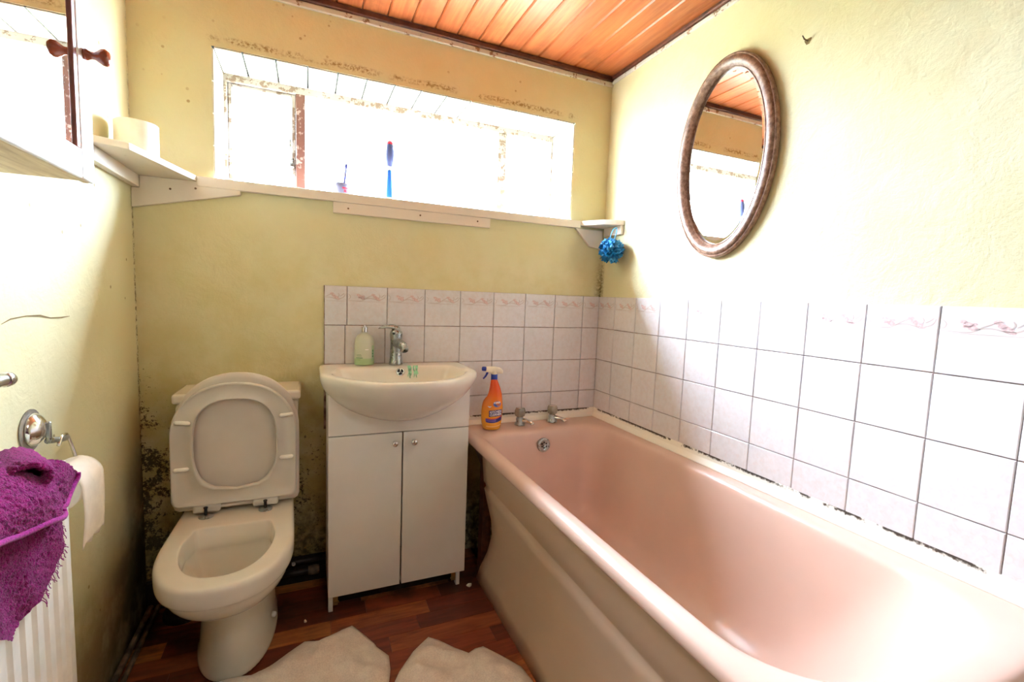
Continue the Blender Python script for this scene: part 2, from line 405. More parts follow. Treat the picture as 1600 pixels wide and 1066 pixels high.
# floor strips
def plankmesh(w, l):
    m = MB().box(-l/2, l/2, -w/2, w/2, -.006, 0); a = m.mesh('plank'); a.materials.append(M_floor); return a
pw = .0725; row = 0; y = -.212+pw*2-.0005
lens = (.27, .33, .39, .45); pm = {l: plankmesh(pw-.0010, l-.0010) for l in lens}
yy = y+pw/2
y = yy-.0
rows = []
while yy > -2.6:
    xx = XL-random.uniform(0, .3)
    while xx < -.64:
        l = random.choice(lens); c = xx+l/2; a0, a1 = max(xx, XL), min(xx+l, -.62)
        if a1-a0 > .02 and yy-pw/2 < 0:
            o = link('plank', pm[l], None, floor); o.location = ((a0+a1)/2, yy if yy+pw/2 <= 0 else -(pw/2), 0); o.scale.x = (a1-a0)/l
            if yy+pw/2 > 0: o.scale.y = max(.05, (pw/2-yy)/pw); o.location.y = (yy-pw/2)/2
        xx += l
    yy -= pw
# ----- tiles on the walls
def tile_mesh(w, h, t=.007, c=.0016):
    a, b2 = w/2, h/2
    vs = [(-a, 0, -b2), (a, 0, -b2), (a, 0, b2), (-a, 0, b2), (-a, -t+c, -b2), (a, -t+c, -b2), (a, -t+c, b2), (-a, -t+c, b2),
          (-a+c, -t, -b2+c), (a-c, -t, -b2+c), (a-c, -t, b2-c), (-a+c, -t, b2-c)]
    fs = [(0, 1, 5, 4), (1, 2, 6, 5), (2, 3, 7, 6), (3, 0, 4, 7), (4, 5, 9, 8), (5, 6, 10, 9), (6, 7, 11, 10), (7, 4, 8, 11), (8, 9, 10, 11)]
    return MB().add(vs, fs).mesh('tile')
TC = {}
def tmesh(w, h, mat=None):
    k = (round(w, 4), round(h, 4), (mat or M_tile).name)
    if k not in TC: TC[k] = tile_mesh(w, h); TC[k].materials.append(mat or M_tile)
    return TC[k]
# floral border print: pink blossoms, grey stems and a thin line, flat on the glaze
def print_mesh(x0=-.5, x1=.5):
    m = MB(); Z = lambda pts: [(.15*p[0], -.0001, .15*p[1]) for p in pts]
    ok = lambda p: x0*.97 <= p[0] <= x1*.97
    def line(pts, w):
        q = [p for p in smoothpath([(a, b2, 0) for a, b2 in pts], 5) if ok(p)]
        if len(q) > 1: m.ribbon(Z(q), [.15*w*(.4+.6*math.sin(PI*(i+.3)/(len(q)))) for i in range(len(q))], (0, 1, 0), 1)
    line([(-.48, .14), (-.2, .13), (-.1, .15), (.0, .22), (.12, .28), (.2, .3)], .009)
    line([(-.13, .16), (.02, .2), (.15, .19), (.28, .14)], .009)
    line([(.2, .18), (.32, .17), (.42, .22), (.46, .3)], .010)
    line([(.28, .2), (.31, .26), (.29, .31)], .009); line([(.33, .23), (.4, .28), (.43, .31)], .010)
    line([(-.47, .3), (-.42, .25), (-.43, .19), (-.47, .17)], .008)
    line([(-.5, .115), (0, .112), (.5, .115)], .005)
    for cx, cz, r in ((-.23, .28, .04), (-.17, .24, .055), (-.12, .2, .05), (-.2, .21, .03), (.14, .29, .045), (.19, .24, .045), (.24, .2, .055), (.3, .16, .03), (-.1, .25, .028)):
        if not ok((cx-r, 0)) or not ok((cx+r, 0)): continue
        n = 10; m.add(Z([(cx+r*math.cos(2*PI*i/n)*(1+.25*math.cos(4*PI*i/n)), cz+.75*r*math.sin(2*PI*i/n)) for i in range(n)]), [tuple(range(n))], 0)
    a = m.mesh('print'); a.materials.append(M_pink); a.materials.append(M_stem); return a
PM = print_mesh(); TILE = .15; G = .0022
PR = {}
def part_print(w, left):
    k = (round(w, 3), left)
    if k not in PR: PR[k] = print_mesh(-.5, -.5+w/TILE) if not left else print_mesh(.5-w/TILE, .5)
    return PR[k]
def put_tile(parent, c, w, h, rz, top, mat=None, cut=None):
    o = link('tile', tmesh(w-G, h-G, mat), None, parent); o.location = c; o.rotation_euler = (random.uniform(-.004, .004), random.uniform(-.003, .003), rz+random.uniform(-.004, .004))
    if top:
        pme = PM if cut is None else part_print(w, cut == 'l')
        q = link('floral_print', pme, None, o); q.location = ((0 if cut is None else ((TILE-w)/2 if cut == 'r' else -(TILE-w)/2)), -.0072, 0)
ZT = 1.15; ZB = .598
rowsz = [(1.15, 1.0), (1.0, .85), (.85, .70), (.70, ZB)]
xs = [-.012, -.102]+[-.102-TILE*i for i in range(1, 8)]+[-1.2325]
for r, (z1, z0) in enumerate(rowsz):
    for i in range(len(xs)-1):
        xa, xb = xs[i+1], xs[i]
        if r >= 2 and xb < -.70+.01: continue
        if r == 1: xa -= .007*(xa < -.98); xb -= .007*(xb < -.98)
        xa = max(xa, -1.2325)
        put_tile(wall_back, ((xa+xb)/2, -.004, (z0+z1)/2), xb-xa, z1-z0, 0, r == 0, None, 'r' if i == 0 else ('l' if i == len(xs)-2 else None))
MB().box(-1.234, 0, -.0045, 0, ZB, ZT-.001).build('grout', M_grout, wall_back)
ys = [-.004, -.133]+[-.133-TILE*i for i in range(1, 13)]
for r, (z1, z0) in enumerate(rowsz):
    for i in range(len(ys)-1):
        ya, yb = ys[i], ys[i+1]
        put_tile(wall_right, (-.004, (ya+yb)/2, (z0+z1)/2), ya-yb, z1-z0, -PI/2, r == 0, None, 'l' if i == 0 else None)
MB().box(-.0045, 0, ys[-1], 0, ZB, ZT-.001).build('grout', M_grout, wall_right)
# tiled window reveal
sx = [wx0+.004]+[-1.491+.1016*i for i in range(0, 13)]+[wx1-.004]
MB().box(wx0, wx1, 0.002, .196, wz1-.002, wz1).build('grout', M_dirt, wall_back)
rv = tile_mesh(.1016-.002, .196, .006); rv.materials.append(M_rtile)
for i in range(len(sx)-1):
    o = link('tile', rv, None, wall_back); o.location = ((sx[i]+sx[i+1])/2, .1, wz1); o.rotation_euler = (PI/2, 0, 0); o.scale.x = (sx[i+1]-sx[i]-.0065)/.0996
rh = tile_mesh(.196, .104-.002, .006); rh.materials.append(M_rtile)
for sgn, xw in ((1, wx0), (-1, wx1)):
    for kz in range(4):
        z0 = 1.497+.1045*kz
        o = link('tile', rh, None, wall_back); o.location = (xw, .1, z0+.052); o.rotation_euler = (0, 0, PI/2*sgn)
# cracks and skirting
CRACK = [(-0.748, 1.046), (-0.717, 1.054), (-0.662, 1.057), (-0.609, 1.055), (-0.567, 1.048), (-0.517, 1.046), (-0.476, 1.047)]
crk = [(XL+.0012, y_, z_) for y_, z_ in CRACK]
MB().ribbon(crk, [.0006, .0014, .001, .002, .0009, .0016, .0005], (1, 0, 0)).build('crack', M_skin, wall_left)
struct(box('baseboard_back', XL, -.70, -.018, 0, -.004, .10, M_dirt, None, .003), 'blackened skirting board behind the toilet and cabinet')

# ------------------------------------------------------------------ window
win = struct(empty('window_1', (-.88, .22, wz0)), 'long narrow painted timber window'); W0 = Vector(win.location)
def wpart(name, x0, x1, y0, y1, z0, z1, mat, bev=.003): 
    return MB().box(x0-W0.x, x1-W0.x, y0-W0.y, y1-W0.y, z0-W0.z, z1-W0.z).build(name, mat, win, bevel=bev, smooth=True, angle=.7)
fy0, fy1 = .196, .262
wpart('head_rail', wx0, wx1, fy0, fy1, 1.888, 1.9205, M_frame); wpart('bottom_rail', wx0, wx1, fy0, fy1, wz0-.01, 1.505, M_frame)
wpart('jamb', wx0, -1.563, fy0, fy1, 1.505, 1.888, M_frame); wpart('jamb', -.200, wx1, fy0, fy1, 1.505, 1.888, M_frame)
wpart('mullion', -1.331, -1.297, fy0-.006, fy1, 1.505, 1.888, M_mull); wpart('mullion', -.477, -.434, fy0, fy1, 1.505, 1.888, M_frame)
wpart('casement_stile', -1.563, -1.549, fy0+.01, fy1-.01, 1.505, 1.888, M_frame); wpart('casement_stile', -1.346, -1.331, fy0+.01, fy1-.01, 1.505, 1.888, M_frame)
wpart('casement_rail', -1.549, -1.346, fy0+.01, fy1-.01, 1.876, 1.888, M_frame)
for a, c in ((-1.549, -1.346), (-1.297, -.477), (-.434, -.200)): wpart('pane', a, c, .228, .232, 1.505, 1.888, M_glass, 0)
q = MB(); q.box(-1.352-W0.x, -1.338-W0.x, .17-W0.y, .207-W0.y, .12, .15); q.tube([(-1.345-W0.x, .172-W0.y, .135), (-1.349-W0.x, .165-W0.y, .16), (-1.351-W0.x, .163-W0.y, .22)], [.005, .004, .005], 8)
q.build('latch', M_dullchrome, win, smooth=True, angle=.6)
# outside: eave over the window, ground
struct(box('ground', -40, 40, WT, 40, -.6, -.5, M_grass), 'ground outside the window')

# ------------------------------------------------------------------ bathtub
tub = tag(empty('bathtub', (-.355, -.8, 0)), 'pink enamel bathtub with moulded panel along the tiled wall', 'bathtub'); T0 = Vector(tub.location)
def rrect(x0, x1, y0, y1, r, z, n=7):
    # r: radii at (x0,y1 tap/front), (x1,y1), (x1,y0), (x0,y0); y1 is the tap end
    pts = []
    for (cx, cy, rad, a0) in ((x0, y1, r[0], PI), (x1, y1, r[1], PI/2), (x1, y0, r[2], 0), (x0, y0, r[3], -PI/2)):
        sx_ = 1 if cx == x0 else -1; sy_ = -1 if cy == y1 else 1
        c = (cx+sx_*rad, cy+sy_*rad)
        for i in range(n):
            a = a0-PI/2*i/(n-1); pts.append((c[0]+rad*math.cos(a)-T0.x, c[1]+rad*math.sin(a)-T0.y, z))
    return pts
def R4(a, b2=None, c=None, d=None): return (a, b2 or a, c or a, d or a)
bx0, bx1, by0, by1 = -.703, -.010, -1.615, -.010
rings = [rrect(bx0+.012, bx1, by0+.012, by1, R4(.03), .545), rrect(bx0+.002, bx1, by0+.002, by1, R4(.04), .541), rrect(bx0, bx1, by0, by1, R4(.042), .553),
         rrect(bx0+.003, bx1, by0+.003, by1, R4(.042), .566), rrect(bx0+.012, bx1, by0+.012, by1, R4(.045), .574), rrect(bx0+.026, bx1-.004, by0+.026, by1-.004, R4(.05), .576),
         rrect(-.655, -.062, -1.545, -.135, (.10, .10, .20, .20), .572), rrect(-.642, -.072, -1.53, -.15, (.10, .10, .20, .20), .562),
         rrect(-.630, -.080, -1.51, -.160, (.10, .10, .20, .20), .535), rrect(-.618, -.090, -1.47, -.172, (.10, .10, .2, .2), .47), rrect(-.600, -.105, -1.39, -.190, (.10, .10, .2, .2), .36),
         rrect(-.578, -.125, -1.29, -.208, (.10, .10, .19, .19), .25), rrect(-.545, -.155, -1.21, -.24, (.09, .09, .17, .17), .19), rrect(-.50, -.2, -1.14, -.29, (.07, .07, .15, .15), .168), rrect(-.40, -.3, -1.0, -.42, (.04, .04, .05, .05), .16)]
MB().loft(rings, False, True).build('tub', M_bath, tub, smooth=True, sub=1)
# outside of the shell, coloured dark to stand for the shade under the rim
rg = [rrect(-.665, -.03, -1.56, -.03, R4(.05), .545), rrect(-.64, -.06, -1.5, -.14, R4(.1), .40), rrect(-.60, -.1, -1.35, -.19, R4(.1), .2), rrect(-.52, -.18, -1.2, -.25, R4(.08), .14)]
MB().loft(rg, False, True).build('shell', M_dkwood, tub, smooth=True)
# moulded side panel
prof = [(-.668, .546), (-.667, .50), (-.664, .42), (-.656, .408), (-.655, .400), (-.664, .392), (-.662, .36), (-.652, .28), (-.648, .22), (-.653, .14), (-.662, .06), (-.668, .0)]
yend = [-.245, -.25, -.262, -.264, -.266, -.268, -.285, -.31, -.31, -.285, -.245, -.222]
m = MB(); n = 22; rs = []
for i in range(n+1):
    s = i/n; ring = []
    for (px_, pz), ye in zip(prof, yend):
        yv = ye+(-1.60-ye)*s; bulge = .010*math.exp(-((yv+.42)/.16)**2)*math.sin(PI*min(1, max(0, (pz-.02)/.38))) 
        ring.append((px_+bulge-T0.x, yv-T0.y, pz))
    rs.append(ring)
m.loft(rs, False, False, 0, False)
pan = m.build('side_panel', M_panel, tub, smooth=True, solid=.004)
MB().box(-.69-T0.x, -.05-T0.x, -1.606-T0.y, -1.60-T0.y, 0, .545).build('end_panel', M_panel, tub)
# a dark timber support under the tap end
MB().box(-.655-T0.x, -.62-T0.x, -.235-T0.y, -.19-T0.y, 0, .54).build('support_post', M_dkwood, tub)
# overflow
ofc = Vector((-.362-T0.x, -.1685-T0.y, .505)); ofn = Vector((0, -1, .14)).normalized()
of = MB().lathe([(.030, -.004), (.031, .002), (.028, .006), (.021, .008), (.019, .006), (.0, .006)], ofc, ofn, 24, 0, False, False).build('overflow', M_dullchrome, tub, smooth=True)
m = MB(); u_ = Vector((1, 0, 0)); w_ = ofn.cross(u_)
for i in range(6):
    a = 2*PI*i/6+.5; c = ofc+ofn*.0064+(u_*math.cos(a)+w_*math.sin(a))*.0115; MB().lathe([(.0038, 0), (.0038, .0004)], c, ofn, 10).build('hole', M_black, of)
# pillar taps
def bath_tap(x, y):
    t = MB().lathe([(.023, 0), (.024, .004), (.02, .01), (.0165, .016), (.0165, .03), (.014, .034), (.010, .038), (.010, .046)], (x-T0.x, y-T0.y, .575), (0, 0, 1), 20).build('bath_tap', M_dullchrome, tub, smooth=True, angle=.9)
    q = MB(); q.tube(smoothpath([(x-T0.x+.008, y-T0.y-.004, .595), (x-T0.x+.026, y-T0.y-.028, .594), (x-T0.x+.034, y-T0.y-.048, .592), (x-T0.x+.036, y-T0.y-.055, .586)], 3), [.011]*3+[.0095]*3+[.009]*3+[.0085], 12); q.build('spout', M_chrome, t, smooth=True, angle=.8)
    rings = []
    for r, h in ((.014, .612), (.021, .617), (.0235, .628), (.0235, .638), (.020, .648), (.017, .650)):
        rings.append([(x-T0.x+r*(1+.07*math.cos(6*2*PI*i/36))*math.cos(2*PI*i/36), y-T0.y+r*(1+.07*math.cos(6*2*PI*i/36))*math.sin(2*PI*i/36), h) for i in range(36)])
    MB().loft(rings).build('handle', M_acryl, t, smooth=True, angle=.9)
    MB().lathe([(.0155, 0), (.0155, .0012), (.013, .002)], (x-T0.x, y-T0.y, .650), (0, 0, 1), 18).build('cap', M_chrome, t)
    return t
bath_tap(-.437, -.078); bath_tap(-.272, -.070)
# sealing strips between bath and tiles
def qstrip(name, poly, axis, a, b2, label): return struct(MB().prism(poly, axis, a, b2).build(name, M_strip, bevel=.002), label)
qstrip('trim_5', [(0, .574), (-.030, .574), (-.030, .578), (-.014, .594), (-.012, .614), (0, .614)], 'x', -.70, 0, 'white sealing strip with black mould above the taps')
qstrip('trim_6', [(0, .574), (-.030, .574), (-.030, .578), (-.014, .594), (-.012, .614), (0, .614)], 'y', -1.60, 0, 'long white sealing strip between bath and side tiles')

# ------------------------------------------------------------------ vanity cabinet + basin
cx0, cx1, cy = -1.226, -.728, -.245
cab = tag(empty('vanity_cabinet', (-.977, -.12, 0)), 'white two-door vanity cabinet carrying the wash basin', 'cabinet'); C0 = Vector(cab.location)
def cpart(name, x0, x1, y0, y1, z0, z1, mat, bev=.0015, parent=None): return MB().box(x0-C0.x, x1-C0.x, y0-C0.y, y1-C0.y, z0, z1).build(name, mat, parent or cab, bevel=bev, smooth=True, angle=.7)
cpart('side_panel', cx0, cx0+.016, cy+.018, -.02, .056, .775, M_cab); cpart('side_panel', cx1-.016, cx1, cy+.018, -.02, .056, .775, M_cab)
cpart('bottom_board', cx0+.017, cx1-.017, cy+.019, -.022, .06, .076, M_carc); cpart('back_board', cx0+.017, cx1-.017, -.022, -.019, .077, .66, M_carc)
fc = [(cx0, .637), (cx1, .637)]+[(-.977+o_, z_) for o_, z_ in ((.249, .80), (.235, .79), (.2, .765), (.15, .733), (.1, .712), (.05, .702), (0, .70), (-.05, .702), (-.1, .712), (-.15, .733), (-.2, .765), (-.235, .79), (-.249, .80))]
MB().prism([(a-C0.x, c) for a, c in fc], 'y', cy-C0.y, cy+.017-C0.y).build('fascia', M_cab, cab)
d1 = cpart('door', cx0, -.9785, cy, cy+.017, .056, .633, M_cab); d2 = cpart('door', -.9735, cx1, cy, cy+.017, .056, .633, M_cab)
for d, kx in ((d1, -1.006), (d2, -.938)):
    MB().lathe([(.0055, 0), (.005, .010), (.0085, .014), (.0105, .019), (.0105, .023), (.008, .0255), (0, .026)], (kx-C0.x, cy-C0.y, .598), (0, -1, 0), 18).build('knob', M_chrome, d, smooth=True, angle=.9)
for lx0, lx1 in ((cx0+.001, cx0+.016), (cx1-.032, cx1-.017)):
    l = cpart('foot', lx0, lx1, cy+.006, cy+.03, 0, .0555, M_cab)
    s_ = 1 if lx0 < -1 else -1; xa = (lx1 if s_ > 0 else lx0)
    q = MB(); xq = xa+s_*.001
    q.box(min(xq, xq+s_*.016)-C0.x, max(xq, xq+s_*.016)-C0.x, cy+.012-C0.y, cy+.016-C0.y, .018, .052); q.box(min(xq+s_*.004, xq+s_*.02)-C0.x, max(xq+s_*.004, xq+s_*.02)-C0.x, cy+.008-C0.y, cy+.012-C0.y, .028, .034)
    q.build('bracket', M_brass, l)
MB().box(cx0+.02-C0.x, cx1-.035-C0.x, -.19-C0.y, -.176-C0.y, 0, .058).build('plinth', M_dirt, cab)

bas = tag(empty('wash_basin', (-.978, 0, .66)), 'white ceramic semi-recessed wash basin on the vanity cabinet', 'basin'); B0 = Vector(bas.location)
def bring(w, yc, yf, yb, z, cr=.03, n=26, bw=1.0):
    # plan of the basin at height z: straight back, sides to yc, bowed front down to yf
    pts = [(-w*bw, yb), (-w*bw, yb+(yc-yb)*.5), ]
    pts = [(w*bw*(1-2*i/8), yb) for i in range(9)]                       # back edge, right to left
    for i in range(1, 5): pts.append((-w*(bw+(1-bw)*i/5), yb+(yc-yb)*i/5))
    for i in range(n+1):
        t = -1+2*i/n; a = abs(t)
        xx = w*(math.copysign(1-(1-a)**1.18, t))
        v = abs(xx/w); yy = yc+(yf-yc)*max(0, (1-v**2.35))**.82
        pts.append((xx, yy))
    for i in range(4, 0, -1): pts.append((w*(bw+(1-bw)*i/5), yb+(yc-yb)*i/5))
    return [(p[0]+(-.978-B0.x), p[1]-B0.y, z-B0.z) for p in pts]
rr = [bring(.05, -.19, -.235, -.10, .672), bring(.12, -.18, -.285, -.06, .684), bring(.175, -.19, -.335, -.03, .706), bring(.222, -.21, -.388, -.012, .740), bring(.252, -.225, -.425, -.008, .775), bring(.269, -.24, -.450, -.006, .806),
      bring(.2745, -.25, -.463, -.006, .828), bring(.2755, -.25, -.466, -.006, .840), bring(.273, -.249, -.463, -.006, .849), bring(.268, -.246, -.457, -.008, .853),
      bring(.242, -.235, -.436, -.108, .852, bw=.84), bring(.235, -.232, -.430, -.114, .848, bw=.84), bring(.228, -.23, -.420, -.120, .825, bw=.84), bring(.21, -.225, -.395, -.130, .775, bw=.84), bring(.16, -.22, -.335, -.15, .735, bw=.86), bring(.06, -.22, -.26, -.19, .722, bw=.9)]
MB().loft(rr).build('bowl', M_basin, bas, smooth=True, sub=1)
oc = Vector((-.966-B0.x, -.1185, .832-B0.z)); on = Vector((0, -1, .12)).normalized()
o_ = MB().lathe([(.0165, -.003), (.0168, .002), (.0145, .0035), (.012, .0015), (0, .0015)], oc, on, 22, 0, False, False).build('overflow', M_chrome, bas, smooth=True)
m = MB(); u_ = Vector((1, 0, 0)); w_ = on.cross(u_)
for i in range(3):
    a0 = PI/2+2*PI*i/3+.22; cpt = oc+on*.0022
    pts = [cpt+(u_*math.cos(a0+da)+w_*math.sin(a0+da))*r for da, r in ((.35, .002), (0, .0105), (.5, .0115), (1.05, .0115), (1.6, .0105), (1.3, .002))]
    MB().add(pts, [tuple(range(6))]).build('slot', M_black, o_)
# green soap running down the back of the bowl
m = MB()
for k in range(16):
    x0 = -.918+random.uniform(-.02, .02); L = random.uniform(.5, 1)
    pts = []
    for i in range(7):
        z = .8545-.05*L*i/6; yy = -.112-(.8545-z)*.30-.0022; pts.append((x0-B0.x+.002*math.sin(i+k), yy, z-B0.z))
    m.ribbon(pts, [.0009+.0016*random.random() for _ in pts], (0, 1, 0), 0)
tag(m.build('soap_stain', M_green, bas), 'green soap run down the bowl')
# mixer tap
tp = MB().lathe([(.027, 0), (.028, .004), (.025, .012), (.0225, .04), (.022, .075), (.023, .10), (.0245, .118), (.022, .13), (.014, .139), (0, .142)], (-.974-B0.x, -.062, .853-B0.z), (0, 0, 1), 22).build('mixer_tap', M_dullchrome, bas, smooth=True, angle=1.2)
bx_, bz_ = -.974-B0.x, .853-B0.z
MB().tube(smoothpath([(bx_, -.07, bz_+.085), (bx_+.008, -.105, bz_+.084), (bx_+.016, -.135, bz_+.074), (bx_+.019, -.148, bz_+.062)], 4), [.019]*4+[.0175]*4+[.015]*4+[.0125], 14).build('spout', M_dullchrome, tp, smooth=True, angle=.9)
MB().lathe([(.0095, 0), (.0095, .001)], (bx_+.0195, -.1495, bz_+.0605), Vector((.18, -.5, -.8)), 14).build('aerator', M_black, tp)
m = MB(); rs = []
for k_, (dx, dy, dz, wv, hv) in enumerate([(.014, -.068, .128, .016, .010), (.004, -.064, .139, .018, .0115), (-.014, -.058, .146, .017, .010), (-.035, -.052, .147, .014, .0075), (-.056, -.046, .142, .010, .005), (-.066, -.044, .138, .005, .002)]):
    rs.append([(bx_+dx+.3*hv*math.sin(a), dy+wv*math.cos(a), bz_+dz+hv*math.sin(a)) for a in [2*PI*i/14 for i in range(14)]])
m.loft(rs).build('lever', M_dullchrome, tp, smooth=True, angle=1.2)
MB().lathe([(.005, 0), (.005, .0008)], (bx_-.013, -.0832, bz_+.122), Vector((-.45, -.88, .1)), 12).build('indicator', M_black, tp)

# soap bottle
sb = tag(empty('soap_bottle', (-1.092, -.058, .8535)), 'frosted soap bottle with green soap beside the basin tap', 'bottle')
def ell(a, b2, z, n=28): return [(a*math.cos(2*PI*i/n), b2*math.sin(2*PI*i/n), z) for i in range(n)]
MB().loft([ell(a, a*.72, z) for a, z in ((.034, 0), (.0365, .004), (.0365, .03), (.0365, .075), (.0355, .088), (.032, .102), (.025, .113), (.016, .119), (.0125, .121), (.0125, .125))]).build('body', M_soap, sb, smooth=True)
MB().lathe([(.0118, .125), (.0118, .143), (.010, .144), (.004, .145), (.004, .150)], (0, 0, 0), (0, 0, 1), 20).build('collar', M_chrome, sb, smooth=True, angle=.6)
m = MB()
def onell(x, z, a=.0365, e=.0006): return (x, -a*.72*math.sqrt(max(0, 1-(x/a)**2))-e, z)
def lab(x0, x1, z, h, mi): MB().add([onell(x0+(x1-x0)*i/6, z+s, e=.0006+(.0004 if mi != 1 else 0)) for s in (-h, h) for i in range(7)], [(i, i+1, i+8, i+7) for i in range(6)]).build('label_print', [M_greenp, M_lgreen, M_pwhite][mi], sb)
for i, (x0, x1, z, h, mi) in enumerate([(-.030, -.012, .036, .0008, 0), (-.030, -.014, .041, .0006, 0), (-.031, -.009, .0285, .0014, 0), (-.030, -.016, .022, .0006, 0), (.025, .033, .045, .03, 1), (.027, .031, .055, .004, 0), (.0265, .0305, .044, .004, 0), (.027, .031, .034, .0035, 0), (.0, .012, .060, .0014, 2)]): lab(x0, x1, z, h, mi)

# ------------------------------------------------------------------ toilet
toi = tag(empty('toilet', (-1.497, -.3, 0)), 'white close-coupled toilet with raised seat under the stained wall', 'toilet'); O0 = Vector(toi.location)
def dring(w, yf, yb, z, wb=None, arc=.25, e=2.25):
    wb = wb if wb is not None else w*.93; ym = min(yb-.01, yf+arc); pts = []
    for i in range(8): pts.append((wb*(-1+2*i/8), yb))                     # back, left to right
    for i in range(6): t = i/6; pts.append((wb+(w-wb)*t, yb+(ym-yb)*t))
    nf = 28
    for i in range(nf):
        a = PI*i/nf; c, s_ = math.cos(a), math.sin(a)
        pts.append((w*math.copysign(abs(c)**(2/e), c), ym+(yf-ym)*abs(s_)**(2/e)))
    for i in range(6): t = i/6; pts.append((-(w+(wb-w)*t), ym+(yb-ym)*t))
    return [(p[0], p[1]-O0.y, z) for p in pts]
pr = [(0, .113, -.465, -.10), (.012, .112, -.463, -.10), (.025, .107, -.452, -.10), (.12, .101, -.440, -.10), (.20, .101, -.440, -.10), (.228, .103, -.452, -.10), (.238, .113, -.495, -.09), (.262, .136, -.560, -.08), (.295, .152, -.605, -.07), (.325, .159, -.628, -.06), (.338, .158, -.630, -.05), (.3435, .157, -.629, -.05), (.346, .159, -.633, -.05), (.349, .167, -.648, -.05), (.353, .1695, -.653, -.04), (.385, .170, -.655, -.03), (.396, .1695, -.6545, -.03), (.403, .166, -.650, -.03), (.4055, .161, -.645, -.032), (.406, .153, -.636, -.034), (.406, .132, -.612, -.05)]
rings = [dring(w, yf, yb, z) for z, w, yf, yb in pr]
inn = [(.406, .121, -.601, -.308), (.4055, .1185, -.598, -.311), (.403, .1165, -.596, -.314), (.396, .1155, -.595, -.316), (.352, .110, -.586, -.33), (.347, .114, -.588, -.326), (.335, .113, -.583, -.326), (.30, .104, -.555, -.335), (.255, .083, -.51, -.34), (.225, .062, -.47, -.35), (.205, .04, -.44, -.36)]
rings += [dring(w, yf, yb, z, w*.86, .20) for z, w, yf, yb in inn]
MB().loft(rings).build('pan', M_ceramic, toi, smooth=True, sub=1)
MB().loft([dring(.07, -.485, -.345, .235, .058, .12), dring(.02, -.44, -.38, .2352, .018, .04)], False, True).build('water', M_limescale, toi, smooth=True)
def tb(name, x0, x1, y0, y1, z0, z1, mat, bev, seg=3): return MB().box(x0-O0.x, x1-O0.x, y0-O0.y, y1-O0.y, z0, z1).build(name, mat, toi, bevel=bev, seg=seg, smooth=True, angle=.8)
ci = MB(); ci.loft([[(x*s-.0, y, z) for x, y in ((-.178, -.170-O0.y), (.178, -.170-O0.y), (.178, -.012-O0.y), (-.178, -.012-O0.y))] for s, z in ((.88, .402), (.93, .43), (1.0, .757))])
ci.build('cistern', M_ceramic, toi, bevel=.018, seg=3, smooth=True, angle=.9)
tb('cistern_lid', -1.678, -1.312, -.186, -.008, .758, .790, M_ceramic, .009)
# seat and lid, raised
def dplate(w, h, v0, n=30, hs=.24, e=2.2):
    pts = [(-w+.016, v0), (-w/2, v0), (0, v0), (w/2, v0), (w-.016, v0), (w-.005, v0+.006), (w, v0+.02)]
    for i in range(1, 6): pts.append((w, v0+.02+(hs-.02-v0)*i/6))
    for i in range(n+1):
        a = PI*i/n; c, s_ = math.cos(a), math.sin(a); pts.append((w*math.copysign(abs(c)**(2/e), c), hs+(h-hs)*abs(s_)**(2/e)))
    for i in range(5, 0, -1): pts.append((-w, v0+.02+(hs-.02-v0)*i/6))
    pts += [(-w, v0+.02), (-w+.005, v0+.006)]
    return pts
def place(uv, tck, tilt, org):           # plate coordinates -> toilet space; tilt leans the top back (+y)
    return [(org[0]+u, org[1]-O0.y+v*math.sin(tilt)-tck*math.cos(tilt), org[2]+v*math.cos(tilt)+tck*math.sin(tilt)) for u, v in uv]
def inset(pts, d, c=(0, .2)):
    r = []
    for u, v in pts: 
        l = math.hypot(u-c[0], v-c[1]); r.append((u-(u-c[0])/l*d, v-(v-c[1])/l*d))
    return r
tl = math.radians(2.0); org = (0, -.188, .418)
Lo = dplate(.180, .438, .0)
MB().loft([place(inset(Lo, .006), 0, tl, org), place(Lo, .006, tl, org), place(Lo, .011, tl, org), place(inset(Lo, .004), .016, tl, org), place(inset(Lo, .016), .018, tl, org)]).build('lid', M_lidp, toi, smooth=True, angle=.9)
ts = math.radians(0.2); org2 = (-.004, -.214, .418)
So = dplate(.176, .412, .022)
def hole(w, h, n, cv, e=2.7):
    return [(w*math.copysign(abs(math.cos(a))**(2/e), math.cos(a)), cv+h*math.copysign(abs(math.sin(a))**(2/e), math.sin(a))) for a in [math.atan2(v-cv, u) for u, v in n]]
Ho = hole(.116, .145, So, .213)
lp = lambda a, b2, t: [(p[0]+(q[0]-p[0])*t, p[1]+(q[1]-p[1])*t) for p, q in zip(a, b2)]
S = [(lp(So, Ho, .0), .0), (lp(So, Ho, .0), .008), (lp(So, Ho, .04), .014), (lp(So, Ho, .10), .0145), (lp(So, Ho, .16), .011), (lp(So, Ho, .82), .011), (lp(So, Ho, .88), .0145), (lp(So, Ho, .95), .0145), (lp(So, Ho, 1), .010), (lp(So, Ho, 1), .0)]
seat = MB().loft([place(a, t, ts, org2) for a, t in S]+[place(lp(So, Ho, 0), 0, ts, org2)], False, False).build('seat', M_seat, toi, smooth=True, angle=.9)
